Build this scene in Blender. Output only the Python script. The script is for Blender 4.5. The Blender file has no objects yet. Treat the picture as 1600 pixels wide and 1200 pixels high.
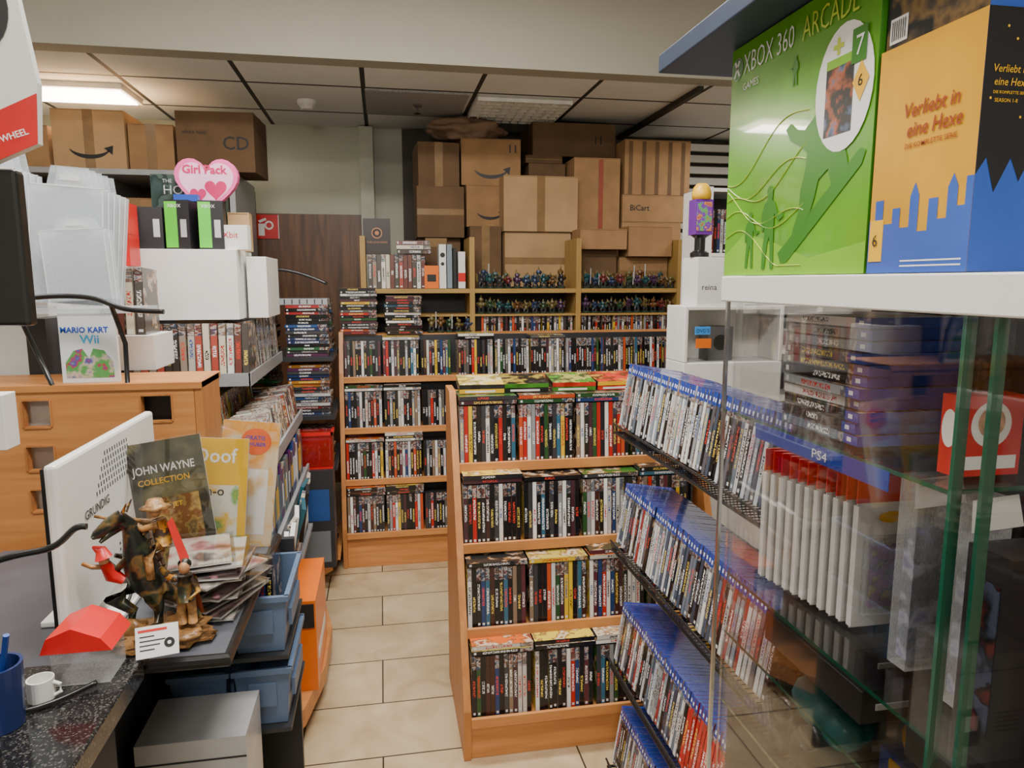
import bpy, math, random
from mathutils import Matrix, Vector, noise
random.seed(7)
R=random.random
def U(a,b): return a+(b-a)*R()
C=bpy.context.scene.collection
# ---------------------------------------------------------------- materials
def nt(name):
    m=bpy.data.materials.new(name); m.use_nodes=True
    t=m.node_tree; p=t.nodes['Principled BSDF']; return m,t,p
def L(t,a,b): t.links.new(a,b)
def rgb(c): return (c[0],c[1],c[2],1)
def mth(t,op,a,b=None,c=None):
    n=t.nodes.new('ShaderNodeMath'); n.operation=op
    for i,x in enumerate((a,b,c)):
        if x is None: continue
        if isinstance(x,(int,float)): n.inputs[i].default_value=x
        else: L(t,x,n.inputs[i])
    return n.outputs[0]
def mixc(t,f,a,b):
    n=t.nodes.new('ShaderNodeMix'); n.data_type='RGBA'
    for i,x in ((0,f),(6,a),(7,b)):
        if isinstance(x,(int,float)): n.inputs[i].default_value=x
        elif isinstance(x,tuple): n.inputs[i].default_value=rgb(x)
        else: L(t,x,n.inputs[i])
    return n.outputs[2]
_mc={}
def mat(name,col,rough=.5,metal=0,var=.1,scale=12,bump=.0,stretch=(1,1,1),emit=0,coat=0,alpha=1,trans=0):
    if name in _mc: return _mc[name]
    m,t,p=nt(name)
    tc=t.nodes.new('ShaderNodeTexCoord'); mp=t.nodes.new('ShaderNodeMapping'); mp.inputs['Scale'].default_value=stretch
    L(t,tc.outputs['Object'],mp.inputs[0])
    n=t.nodes.new('ShaderNodeTexNoise'); n.inputs['Scale'].default_value=scale; n.inputs['Detail'].default_value=5
    L(t,mp.outputs[0],n.inputs[0])
    a=tuple(max(0,x*(1-var)) for x in col); b=tuple(min(1,x*(1+var)) for x in col)
    f=mth(t,'MULTIPLY_ADD',n.outputs[0],2.2,-.6); f.node.use_clamp=True
    L(t,mixc(t,f,a,b),p.inputs['Base Color'])
    p.inputs['Roughness'].default_value=rough; p.inputs['Metallic'].default_value=metal
    p.inputs['Coat Weight'].default_value=coat; p.inputs['Alpha'].default_value=alpha
    p.inputs['Transmission Weight'].default_value=trans
    if bump:
        bn=t.nodes.new('ShaderNodeBump'); bn.inputs['Strength'].default_value=bump; bn.inputs['Distance'].default_value=.01
        L(t,n.outputs[0],bn.inputs['Height']); L(t,bn.outputs[0],p.inputs['Normal'])
    if emit:
        p.inputs['Emission Color'].default_value=rgb(col); p.inputs['Emission Strength'].default_value=emit
    _mc[name]=m; return m
def picmat(name,cols,scale=10,rough=.3):
    if name in _mc: return _mc[name]
    m,t,p=nt(name); tc=t.nodes.new('ShaderNodeTexCoord'); n=t.nodes.new('ShaderNodeTexNoise'); n.inputs['Scale'].default_value=scale; n.inputs['Detail'].default_value=4
    L(t,tc.outputs['Object'],n.inputs[0]); L(t,ramp(t,mth(t,'FRACT',mth(t,'MULTIPLY',n.outputs[0],3.5)),cols,False),p.inputs['Base Color']); p.inputs['Roughness'].default_value=rough
    _mc[name]=m; return m
def glassmat(name,tint=(1,1,1),refl=.3,base=.02):
    if name in _mc: return _mc[name]
    m=bpy.data.materials.new(name); m.use_nodes=True; t=m.node_tree; t.nodes.clear()
    o=t.nodes.new('ShaderNodeOutputMaterial'); mx=t.nodes.new('ShaderNodeMixShader')
    tr=t.nodes.new('ShaderNodeBsdfTransparent'); tr.inputs[0].default_value=rgb(tint)
    g=t.nodes.new('ShaderNodeBsdfGlossy'); g.inputs['Roughness'].default_value=.02
    lw=t.nodes.new('ShaderNodeLayerWeight'); lw.inputs[0].default_value=.2
    L(t,mth(t,'MULTIPLY_ADD',lw.outputs[0],refl,base),mx.inputs[0]); L(t,tr.outputs[0],mx.inputs[1]); L(t,g.outputs[0],mx.inputs[2]); L(t,mx.outputs[0],o.inputs[0])
    _mc[name]=m; return m
def filmmat(name,col,dens=.35,rough=.15):
    if name in _mc: return _mc[name]
    m=bpy.data.materials.new(name); m.use_nodes=True; t=m.node_tree; p=t.nodes['Principled BSDF']; o=t.nodes['Material Output']
    p.inputs['Base Color'].default_value=rgb(col); p.inputs['Roughness'].default_value=rough
    tr=t.nodes.new('ShaderNodeBsdfTransparent'); mx=t.nodes.new('ShaderNodeMixShader')
    n=t.nodes.new('ShaderNodeTexNoise'); n.inputs['Scale'].default_value=30
    L(t,mth(t,'MULTIPLY_ADD',n.outputs[0],.25,dens-.12),mx.inputs[0])
    L(t,tr.outputs[0],mx.inputs[1]); L(t,p.outputs[0],mx.inputs[2]); L(t,mx.outputs[0],o.inputs[0])
    _mc[name]=m; return m
def wood(name,c1,c2,ax='x',rough=.45,s=1):
    if name in _mc: return _mc[name]
    m,t,p=nt(name); tc=t.nodes.new('ShaderNodeTexCoord'); mp=t.nodes.new('ShaderNodeMapping')
    sc={'x':(1.2,14,14),'y':(14,1.2,14),'z':(14,14,1.2)}[ax]; mp.inputs['Scale'].default_value=tuple(v*s for v in sc)
    L(t,tc.outputs['Object'],mp.inputs[0])
    n=t.nodes.new('ShaderNodeTexNoise'); n.inputs['Scale'].default_value=3; n.inputs['Detail'].default_value=8; n.inputs['Distortion'].default_value=.8
    L(t,mp.outputs[0],n.inputs[0])
    f=mth(t,'MULTIPLY_ADD',n.outputs[0],2.5,-.75); f.node.use_clamp=True
    L(t,mixc(t,f,c1,c2),p.inputs['Base Color']); p.inputs['Roughness'].default_value=rough
    _mc[name]=m; return m
def ramp(t,fac,cols,const=True):
    r=t.nodes.new('ShaderNodeValToRGB'); cr=r.color_ramp
    if const: cr.interpolation='CONSTANT'
    n=len(cols)
    while len(cr.elements)<n: cr.elements.new(.5)
    for i,c in enumerate(cols):
        cr.elements[i].position=i/n; cr.elements[i].color=rgb(c)
    L(t,fac,r.inputs[0]); return r.outputs[0]
K=(.006,.006,.008)
PAL=[K,(.015,.015,.02),(.7,.7,.68),K,(.02,.015,.012),(.45,.015,.01),(.1,.09,.08),(.04,.04,.045),K,(.55,.53,.48),K,(.015,.04,.14),K,(.22,.15,.1),(.78,.78,.78),K,(.05,.015,.01),(.68,.45,.02),K,(.25,.26,.28),K,(.03,.12,.2),(.72,.7,.66),K,(.5,.07,.02),(.1,.02,.03),(.02,.07,.02),K,(.6,.6,.6),(.06,.02,.03),K]
PALB=[(.6,.64,.68),(.06,.08,.12),K,(.7,.7,.7),(.25,.3,.36),K,(.65,.65,.65),(.1,.1,.12),(.5,.52,.55),(.3,.03,.03),(.04,.05,.08),(.7,.7,.7),(.12,.16,.22),(.5,.48,.45),K,(.3,.32,.34)]
PALC=[(.65,.5,.06),(.03,.12,.02),(.65,.13,.02),(.02,.02,.02),(.5,.4,.08),(.3,.3,.3),(.05,.05,.03),(.6,.5,.35)]
PALW=[(.75,.72,.66),(.5,.46,.4),(.05,.04,.035),(.4,.07,.05),(.72,.72,.7),(.3,.24,.18),(.15,.05,.04),(.65,.6,.45),(.08,.07,.06)]
PALM=[K,(.02,.07,.22),(.3,.02,.02),(.05,.05,.055),K,(.03,.12,.05),(.45,.45,.45),(.015,.03,.1),(.4,.16,.02),K,(.08,.02,.06),(.03,.03,.035)]
def spine(name,src,pal,topband=None):
    m,t,p=nt(name)
    if src=='obj': rnd=t.nodes.new('ShaderNodeObjectInfo').outputs['Random']
    else:
        a=t.nodes.new('ShaderNodeAttribute'); a.attribute_name='rnd'; rnd=a.outputs['Fac']
    base=ramp(t,rnd,pal)
    r2=mth(t,'FRACT',mth(t,'MULTIPLY',rnd,137.7)); r3=mth(t,'FRACT',mth(t,'MULTIPLY',rnd,291.3))
    uv=t.nodes.new('ShaderNodeUVMap'); uv.uv_map='UVMap'; sp=t.nodes.new('ShaderNodeSeparateXYZ'); L(t,uv.outputs[0],sp.inputs[0])
    u,v=sp.outputs[0],sp.outputs[1]
    cb=t.nodes.new('ShaderNodeCombineXYZ'); L(t,mth(t,'MULTIPLY',u,.5),cb.inputs[0]); L(t,mth(t,'MULTIPLY_ADD',v,9,mth(t,'MULTIPLY',rnd,300)),cb.inputs[1]); L(t,mth(t,'MULTIPLY',rnd,70),cb.inputs[2])
    nz=t.nodes.new('ShaderNodeTexNoise'); nz.inputs['Scale'].default_value=1; nz.inputs['Detail'].default_value=3; L(t,cb.outputs[0],nz.inputs[0])
    pic=ramp(t,mth(t,'FRACT',mth(t,'MULTIPLY',nz.outputs[0],3)),[(.35,.25,.18),(.02,.02,.03),(.2,.06,.04),(.5,.46,.42),(.03,.06,.13),(.05,.05,.05)],False)
    inpic=mth(t,'MULTIPLY',mth(t,'GREATER_THAN',v,.78),mth(t,'GREATER_THAN',r3,.35))
    col=mixc(t,mth(t,'MULTIPLY',inpic,.85),base,pic)
    cb2=t.nodes.new('ShaderNodeCombineXYZ'); L(t,mth(t,'MULTIPLY',u,3.2),cb2.inputs[0]); L(t,mth(t,'MULTIPLY_ADD',v,58,mth(t,'MULTIPLY',rnd,500)),cb2.inputs[1])
    n2=t.nodes.new('ShaderNodeTexNoise'); n2.inputs['Scale'].default_value=1; n2.inputs['Detail'].default_value=1; L(t,cb2.outputs[0],n2.inputs[0])
    g=mth(t,'GREATER_THAN',n2.outputs[0],.5)
    lo=mth(t,'MULTIPLY_ADD',r2,.25,.16); hi=mth(t,'MULTIPLY_ADD',r3,.25,.5)
    band=mth(t,'MULTIPLY',mth(t,'GREATER_THAN',v,lo),mth(t,'LESS_THAN',v,hi))
    ub=mth(t,'MULTIPLY',mth(t,'GREATER_THAN',u,.24),mth(t,'LESS_THAN',u,.76))
    g=mth(t,'MULTIPLY',mth(t,'MULTIPLY',g,band),ub)
    bw=t.nodes.new('ShaderNodeRGBToBW'); L(t,base,bw.inputs[0])
    tcol=mixc(t,mth(t,'GREATER_THAN',bw.outputs[0],.3),ramp(t,r2,[(.85,.85,.85),(.8,.6,.1),(.8,.8,.8),(.7,.05,.03),(.85,.85,.85)]),ramp(t,r2,[K,(.5,.02,.02),K,(.03,.08,.3)]))
    col=mixc(t,g,col,tcol)
    lg=mth(t,'MULTIPLY',mth(t,'MULTIPLY',mth(t,'GREATER_THAN',v,.035),mth(t,'LESS_THAN',v,.075)),ub)
    col=mixc(t,mth(t,'MULTIPLY',lg,mth(t,'GREATER_THAN',r3,.4)),col,(.7,.7,.7))
    if topband:
        tb=mth(t,'GREATER_THAN',v,.84); col=mixc(t,tb,col,topband)
        lg=mth(t,'MULTIPLY',mth(t,'GREATER_THAN',v,.88),mth(t,'LESS_THAN',v,.93)); lg=mth(t,'MULTIPLY',lg,mth(t,'GREATER_THAN',u,.3)); lg=mth(t,'MULTIPLY',lg,mth(t,'LESS_THAN',u,.7))
        col=mixc(t,lg,col,(.8,.85,.95))
    # thin dark gap at both spine edges
    ed=mth(t,'MAXIMUM',mth(t,'LESS_THAN',u,.07),mth(t,'GREATER_THAN',u,.93)); col=mixc(t,mth(t,'MULTIPLY',ed,.8),col,K)
    L(t,col,p.inputs['Base Color']); p.inputs['Roughness'].default_value=.26; p.inputs['Coat Weight'].default_value=.25
    return m
def cover(name,src,pal):
    m,t,p=nt(name)
    if src=='obj': rnd=t.nodes.new('ShaderNodeObjectInfo').outputs['Random']
    else:
        a=t.nodes.new('ShaderNodeAttribute'); a.attribute_name='rnd'; rnd=a.outputs['Fac']
    base=ramp(t,rnd,pal); uv=t.nodes.new('ShaderNodeUVMap'); uv.uv_map='UVMap'; sp=t.nodes.new('ShaderNodeSeparateXYZ'); L(t,uv.outputs[0],sp.inputs[0])
    cb=t.nodes.new('ShaderNodeCombineXYZ'); L(t,sp.outputs[0],cb.inputs[0]); L(t,sp.outputs[1],cb.inputs[1]); L(t,mth(t,'MULTIPLY',rnd,90),cb.inputs[2])
    n=t.nodes.new('ShaderNodeTexNoise'); n.inputs['Scale'].default_value=3.5; n.inputs['Detail'].default_value=4; L(t,cb.outputs[0],n.inputs[0])
    pic=ramp(t,mth(t,'FRACT',mth(t,'MULTIPLY',n.outputs[0],4)),[(.02,.02,.02),(.45,.22,.08),(.65,.6,.5),(.15,.03,.02),(.04,.05,.06)],False)
    f=mth(t,'MULTIPLY',mth(t,'GREATER_THAN',n.outputs[0],.5),.8)
    L(t,mixc(t,f,base,pic),p.inputs['Base Color']); p.inputs['Roughness'].default_value=.2
    return m
BLK=mat('black_plastic',(.01,.01,.011),.3,coat=.3); WHT=mat('white_plastic',(.78,.78,.76),.4,var=.03)
GRY=mat('grey_metal',(.38,.39,.41),.4,metal=.3); DG=mat('dark_grey',(.025,.026,.03),.45); CHR=mat('chrome',(.6,.62,.63),.2,metal=1)
ORW=wood('beech_wood',(.47,.185,.05),(.62,.27,.085)); ORZ=wood('beech_wood_upright',(.40,.155,.042),(.54,.23,.07),'z'); OAK=wood('yellow_oak',(.30,.18,.05),(.42,.27,.08)); OAKZ=wood('yellow_oak_upright',(.30,.18,.05),(.42,.27,.08),'z')
WAL=wood('walnut_veneer',(.06,.022,.008),(.19,.08,.028),'z',.4,.6)
CARD=mat('cardboard',(.33,.185,.08),.8,var=.16,scale=9,bump=.1); CARD2=mat('cardboard_pale',(.44,.28,.135),.8,var=.12,scale=6,bump=.1); CARD3=mat('cardboard_dark_shaded',(.14,.078,.036),.8,var=.18,scale=7,bump=.1)  # darkest tone puts back-of-pile shade into the colour; seams and stripes use it too
TAPE=mat('packing_tape',(.25,.15,.065),.2,var=.15,coat=.5); INK=mat('ink',(.012,.012,.014),.5); INKW=mat('white_ink',(.85,.85,.85),.5,var=.01)
RED=mat('red',(.62,.012,.012),.35); BLUE=mat('blue',(.02,.07,.4),.35); YEL=mat('yellow',(.85,.48,.01),.35,var=.05); ORG=mat('orange',(.8,.17,.01),.3); GRN=mat('bright_green',(.13,.5,.03),.35); PNK=mat('pink',(.8,.12,.35),.3); PPK=mat('pale_pink',(.85,.45,.65),.3)
PAPER=mat('paper',(.75,.74,.7),.6,var=.04); SILV=mat('silver_plastic',(.5,.51,.52),.35,metal=.2); BINB=mat('slate_blue_plastic',(.10,.15,.25),.4,var=.08); TEAL=mat('teal',(.01,.16,.16),.3)
GLS=glassmat('clear_glass'); GLE=mat('green_glass_edge',(.008,.08,.045),.1,coat=1); WRAP=glassmat('wrap_film',refl=.6,base=.05)
FILM=filmmat('clear_film',(.8,.82,.84),.28); FROST=filmmat('frosted_plastic',(.75,.82,.88),.36,.3)
# ---------------------------------------------------------------- builder
class MB:
    def __init__(s): s.v=[];s.f=[];s.mi=[];s.mats=[];s.M=Matrix()
    def m(s,mt):
        if mt not in s.mats: s.mats.append(mt)
        return s.mats.index(mt)
    def add(s,vs,fs,mt):
        o=len(s.v); s.v+=[tuple(s.M@Vector(v)) for v in vs]; k=s.m(mt)
        for f in fs: s.f.append([o+i for i in f]); s.mi.append(k)
        return s
    def box(s,x0,x1,y0,y1,z0,z1,mt,**fm):
        vs=[(x,y,z) for z in (z0,z1) for y in (y0,y1) for x in (x0,x1)]
        F={'zm':(0,2,3,1),'zp':(4,5,7,6),'ym':(0,1,5,4),'yp':(2,6,7,3),'xm':(0,4,6,2),'xp':(1,3,7,5)}
        o=len(s.v); s.v+=[tuple(s.M@Vector(v)) for v in vs]
        for k,f in F.items(): s.f.append([o+i for i in f]); s.mi.append(s.m(fm.get(k,mt)))
        return s
    def prism(s,pts,ax,d0,d1,mt,side=None):
        n=len(pts)
        def P(p,d): return {'y':(p[0],d,p[1]),'z':(p[0],p[1],d),'x':(d,p[0],p[1])}[ax]
        vs=[P(p,d0) for p in pts]+[P(p,d1) for p in pts]
        s.add(vs,[list(range(n)),list(range(2*n-1,n-1,-1))],mt)
        s.add(vs,[(i,i+n,(i+1)%n+n,(i+1)%n) for i in range(n)],side or mt); return s
    def tube(s,pts,r,mt,n=8):
        pts=[Vector(p) for p in pts]; rs=r if isinstance(r,(list,tuple)) else [r]*len(pts); vs=[]
        for i,p in enumerate(pts):
            d=(pts[min(i+1,len(pts)-1)]-pts[max(i-1,0)]).normalized()
            a=d.cross(Vector((0,0,1)) if abs(d.z)<.9 else Vector((1,0,0))).normalized(); b=d.cross(a)
            for k in range(n):
                t=2*math.pi*k/n; vs.append(tuple(p+a*math.cos(t)*rs[i]+b*math.sin(t)*rs[i]))
        fs=[(i*n+k,i*n+(k+1)%n,(i+1)*n+(k+1)%n,(i+1)*n+k) for i in range(len(pts)-1) for k in range(n)]
        fs+=[list(range(n)),list(range(len(vs)-1,len(vs)-n-1,-1))]
        return s.add(vs,fs,mt)
    def lathe(s,prof,c,mt,n=24,sx=1,sy=1):
        vs=[(c[0]+r*sx*math.cos(2*math.pi*k/n),c[1]+r*sy*math.sin(2*math.pi*k/n),c[2]+z) for r,z in prof for k in range(n)]
        fs=[(i*n+k,i*n+(k+1)%n,(i+1)*n+(k+1)%n,(i+1)*n+k) for i in range(len(prof)-1) for k in range(n)]
        fs+=[list(range(n))[::-1],list(range(len(vs)-n,len(vs)))]
        return s.add(vs,fs,mt)
    def ball(s,c,r,mt,n=12,rough=0,fr=2.3):
        if not isinstance(r,tuple): r=(r,r,r)
        vs=[];h=n//2
        for i in range(1,h):
            ph=math.pi*i/h
            for k in range(n):
                th=2*math.pi*k/n; q=Vector((math.sin(ph)*math.cos(th),math.sin(ph)*math.sin(th),math.cos(ph)))
                e=1+rough*noise.noise(q*fr+Vector(c)*9)
                vs.append((c[0]+q.x*r[0]*e,c[1]+q.y*r[1]*e,c[2]+q.z*r[2]*e))
        fs=[(i*n+k,(i+1)*n+k,(i+1)*n+(k+1)%n,i*n+(k+1)%n) for i in range(h-2) for k in range(n)]
        vs+=[(c[0],c[1],c[2]+r[2]),(c[0],c[1],c[2]-r[2])]; a=len(vs)-2
        fs+=[(a,k,(k+1)%n) for k in range(n)]+[(a+1,(h-2)*n+(k+1)%n,(h-2)*n+k) for k in range(n)]
        return s.add(vs,fs,mt)
    def text(s,body,size,o,xd,yd,mt,off=.0006,sx=1,al='LEFT',bold=0):
        cu=bpy.data.curves.new('t','FONT'); cu.body=body; cu.size=1; cu.align_x=al; cu.resolution_u=2; cu.offset=bold
        ob=bpy.data.objects.new('t',cu); C.objects.link(ob); bpy.context.view_layer.update()
        me=bpy.data.meshes.new_from_object(ob.evaluated_get(bpy.context.evaluated_depsgraph_get()))
        xd=Vector(xd).normalized(); yd=Vector(yd).normalized(); nn=xd.cross(yd); o=Vector(o)
        vs=[tuple(o+xd*(v.co.x*size*sx)+yd*(v.co.y*size)+nn*off) for v in me.vertices]
        s.add(vs,[tuple(p.vertices) for p in me.polygons],mt)
        bpy.data.objects.remove(ob); bpy.data.meshes.remove(me); bpy.data.curves.remove(cu); return s
    def disc(s,c,r,xd,yd,mt,off=.0004,n=28,ry=None):
        xd=Vector(xd).normalized(); yd=Vector(yd).normalized(); nn=xd.cross(yd); c=Vector(c); ry=ry or r
        return s.add([tuple(c+xd*r*math.cos(2*math.pi*k/n)+yd*ry*math.sin(2*math.pi*k/n)+nn*off) for k in range(n)],[list(range(n))],mt)
    def poly(s,pts,o,xd,yd,mt,off=.0003):
        xd=Vector(xd); yd=Vector(yd); nn=xd.cross(yd).normalized(); o=Vector(o)
        return s.add([tuple(o+xd*a+yd*b+nn*off) for a,b in pts],[list(range(len(pts)))],mt)
    def obj(s,name,label=None,cat=None,parent=None,bev=0,smooth=False,group=None,kind=None,keep=False):
        vs=[Vector(v) for v in s.v]
        if keep: org=Vector()
        else:
            xs=[v.x for v in vs]; ys=[v.y for v in vs]; zs=[v.z for v in vs]; org=Vector(((min(xs)+max(xs))/2,(min(ys)+max(ys))/2,min(zs)))
        me=bpy.data.meshes.new(name); me.from_pydata([v-org for v in vs],[],s.f)
        for m_ in s.mats: me.materials.append(m_)
        for p,k in zip(me.polygons,s.mi): p.material_index=k; p.use_smooth=smooth
        me.validate(); me.update()
        ob=bpy.data.objects.new(name,me); C.objects.link(ob); ob.location=org
        if parent is not None:
            ob.parent=parent; ob.location=org-parent.location
        if bev:
            b=ob.modifiers.new('b','BEVEL'); b.width=bev; b.segments=2; b.limit_method='ANGLE'
        tag(ob,label,cat,group,kind); return ob
def tag(ob,label=None,cat=None,group=None,kind=None):
    if label: ob['label']=label
    if cat: ob['category']=cat
    if group: ob['group']=group
    if kind: ob['kind']=kind
def empty(name,loc,label,cat,group=None):
    e=bpy.data.objects.new(name,None); e.empty_display_size=.05; e.location=loc; C.objects.link(e); tag(e,label,cat,group); return e
X_=(1,0,0);Y_=(0,1,0);Z_=(0,0,1)
# ---------------------------------------------------------------- room
def room():
    m,t,p=nt('stone_floor'); tc=t.nodes.new('ShaderNodeTexCoord'); mp=t.nodes.new('ShaderNodeMapping'); mp.inputs['Location'].default_value=(.03,-3.19+.287*20,0)
    L(t,tc.outputs['Object'],mp.inputs[0]); b=t.nodes.new('ShaderNodeTexBrick'); L(t,mp.outputs[0],b.inputs[0])
    b.inputs['Scale'].default_value=1; b.inputs['Brick Width'].default_value=.6; b.inputs['Row Height'].default_value=.287; b.inputs['Mortar Size'].default_value=.003; b.offset=.42; b.inputs['Mortar Smooth'].default_value=.2
    b.inputs['Color1'].default_value=(.60,.48,.31,1); b.inputs['Color2'].default_value=(.50,.39,.25,1); b.inputs['Mortar'].default_value=(.06,.045,.03,1)
    n=t.nodes.new('ShaderNodeTexNoise'); n.inputs['Scale'].default_value=5; n.inputs['Detail'].default_value=9; n.inputs['Distortion'].default_value=1.5; L(t,tc.outputs['Object'],n.inputs[0])
    f=mth(t,'MULTIPLY_ADD',n.outputs[0],2.4,-.75); f.node.use_clamp=True
    mx=t.nodes.new('ShaderNodeMix'); mx.data_type='RGBA'; mx.blend_type='MULTIPLY'; mx.inputs[0].default_value=.8
    L(t,b.outputs[0],mx.inputs[6]); L(t,mixc(t,f,(.68,.6,.5),(1,1,1)),mx.inputs[7]); L(t,mx.outputs[2],p.inputs['Base Color']); p.inputs['Roughness'].default_value=.35
    MB().box(-2.7,3.4,-1.6,5.3,-.1,0,m).obj('floor',kind='structure',keep=True)
    wl=mat('wall_paint',(.5,.49,.43),.8,var=.03,scale=3); wb=mat('back_wall_paint',(.46,.48,.38),.7,var=.03,scale=2)
    MB().box(-2.7,-2.6,-1.6,5.3,0,3.1,wl).obj('wall_left',kind='structure',keep=True)
    MB().box(3.3,3.4,-1.6,5.3,0,3.1,wl).obj('wall_right',kind='structure',keep=True)
    MB().box(-2.6,3.3,-1.6,-1.5,0,3.1,wl).obj('wall_front',kind='structure',keep=True)
    MB().box(-2.6,3.3,5.2,5.3,0,2.5,wb).obj('wall_back',kind='structure',keep=True)
    MB().box(-2.6,3.3,-1.5,3.66,3.0,3.1,mat('ceiling_paint',(.75,.73,.68),.8)).obj('ceiling',kind='structure',keep=True)
    bm=mat('beam_paint',(.40,.385,.315),.8,var=.04,scale=2)
    MB().box(-2.6,3.3,3.66,3.78,2.5,3.1,bm).obj('wall_header',kind='structure',keep=True)
    m,t,p=nt('ceiling_tiles'); tc=t.nodes.new('ShaderNodeTexCoord'); sp=t.nodes.new('ShaderNodeSeparateXYZ'); L(t,tc.outputs['Object'],sp.inputs[0])
    def near(o,x0):
        fr=mth(t,'FRACT',mth(t,'MULTIPLY_ADD',o,1/.62,-x0/.62+10.0)); return mth(t,'LESS_THAN',fr,.04)
    g=mth(t,'MAXIMUM',near(sp.outputs[0],-.70),near(sp.outputs[1],4.14))
    n=t.nodes.new('ShaderNodeTexNoise'); n.inputs['Scale'].default_value=3; L(t,tc.outputs['Object'],n.inputs[0])
    L(t,mixc(t,g,mixc(t,n.outputs[0],(.74,.76,.76),(.88,.9,.9)),(.03,.03,.03)),p.inputs['Base Color']); p.inputs['Roughness'].default_value=.7
    MB().box(-2.6,3.3,3.78,5.2,2.5,2.6,m).obj('ceiling',kind='structure',keep=True)
    MB().box(-.84,-.12,5.175,5.199,0,1.91,WAL).obj('trim_1',kind='structure',keep=True)
    MB().box(1.72,1.75,3.79,5.19,2.47,2.499,mat('dark_trim',(.03,.028,.025),.6)).obj('trim_2',kind='structure',keep=True)
    MB().box(-.12,-.03,5.10,5.195,0,2.49,mat('column_paint',(.48,.5,.4),.7)).obj('trim_3',kind='structure',keep=True)
    MB().box(.17,3.0,5.15,5.199,0,2.49,mat('recess_shade',(.06,.052,.04),.7)).obj('trim_4',kind='structure',keep=True)  # flat dark board; the recess's shade is put into its colour
    q=MB().box(-.06,.52,4.17,4.73,2.49,2.4995,mat('perforated',(.35,.35,.34),.8,var=.5,scale=160)); q.obj('ceiling_vent_panel','grey perforated ventilation tile set in the ceiling','ceiling panel')
    e=empty('ceiling_lamp',(.845,4.45,2.46),'unlit louvred fluorescent ceiling lamp with white grid','lamp')
    q=MB().box(.57,1.12,4.18,4.73,2.487,2.4995,mat('lampback',(.5,.49,.42),.5)); q.obj('lamp_body',parent=e)
    q=MB(); lv=mat('louvre',(.9,.9,.84),.4)
    for i in range(11): x=.57+.55*i/10; q.box(x-.003,x+.003,4.18,4.73,2.465,2.487,lv)
    for i in range(8): y=4.18+.55*i/7; q.box(.57,1.12,y-.003,y+.003,2.466,2.486,lv)
    q.obj('louvre',parent=e)
    e=empty('ceiling_lamp',(-1.6,4.48,2.47),'lit rectangular fluorescent ceiling lamp','lamp')
    MB().box(-1.98,-1.34,4.30,4.66,2.47,2.4995,WHT).obj('lamp_body',parent=e)
    MB().box(-1.96,-1.36,4.33,4.63,2.462,2.47,mat('lit',(1,.95,.85),.5,emit=12)).obj('lamp_shade',parent=e)
    MB().lathe([(.055,0),(.055,-.02),(.04,-.035),(.03,-.05),(.001,-.05)][::-1],(-.40,4.5,2.499),WHT).obj('smoke_detector','round white smoke detector on the ceiling','smoke detector',smooth=False)
    MB().lathe([(.022,-.05),(.01,-.045),(.008,-.02),(.03,-.006),(.03,0)],(.24,4.45,2.49),CHR,16).obj('fire_sprinkler','small chrome sprinkler head on the ceiling','sprinkler')
    q=MB().box(-.83,-.675,5.165,5.173,1.74,1.90,RED)
    q.poly([(.02,.02),(.06,.02),(.06,.1),(.02,.1)],(-.83,5.165,1.74),X_,Z_,INKW).disc((-.74,5.165,1.83),.03,X_,Z_,INKW).disc((-.74,5.1645,1.83),.018,X_,Z_,RED).poly([(.02,.12),(.07,.14),(.075,.125),(.03,.105)],(-.83,5.165,1.74),X_,Z_,INKW)
    for sx in (0,.15): q.box(-.83+sx,-.825+sx,5.163,5.166,1.74,1.90,INKW)
    q.obj('fire_hose_sign','square red fire hose sign with white pictogram','sign')
room()
# ---------------------------------------------------------------- movie cases
def case_mesh(name,th,dp,ht,ms,mc,mb):
    x=th/2; vs=[(a,b,c) for c in (0,ht) for b in (0,dp) for a in (-x,x)]
    F=[((0,2,3,1),0,None),((4,5,7,6),0,None),((0,1,5,4),1,[(0,0),(1,0),(1,1),(0,1)]),((2,6,7,3),0,None),((0,4,6,2),2,[(0,0),(0,1),(1,1),(1,0)]),((1,3,7,5),2,[(0,0),(1,0),(1,1),(0,1)])]
    me=bpy.data.meshes.new(name); me.from_pydata(vs,[],[f[0] for f in F])
    for m_ in (mb,ms,mc): me.materials.append(m_)
    uv=me.uv_layers.new(name='UVMap')
    for p,f in zip(me.polygons,F):
        p.material_index=f[1]
        for li,k in zip(p.loop_indices,f[2] or [(0,0)]*4): uv.data[li].uv=k
    return me
TOPD=mat('case_top',(.03,.03,.032),.25,var=.8,scale=60,coat=.5)
TOPB=mat('blue_case_plastic',(.03,.06,.36),.2,var=.3,scale=60,coat=.5)
REDS=[(.5,.015,.015),(.45,.01,.01),(.55,.02,.02)]
STY={'dvd':(.0138,.135,.19,PAL,None,TOPD),'blu':(.0136,.135,.172,PALB,(.025,.06,.36),TOPB),'blured':(.0136,.135,.172,REDS,(.025,.06,.36),TOPB),'wide':(.024,.135,.19,PALW,None,FILM),'cd':(.0104,.125,.142,PALW,None,FILM),'game':(.0145,.135,.19,PALM,None,BLK)}
ME={};ST={}
for k,(th,dp,ht,pal,tb,mb) in STY.items():
    ME[k]=case_mesh(k+'_case',th,dp,ht,spine(k+'_spine','obj',pal,tb),cover(k+'_cover','obj',PALC if k=='dvd' else pal),mb)
    if k in('dvd',): ST[k]=(spine(k+'_spine_bulk','attr',pal,tb),cover(k+'_cover_bulk','attr',PALC),mb)
QD=[]; 
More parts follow.
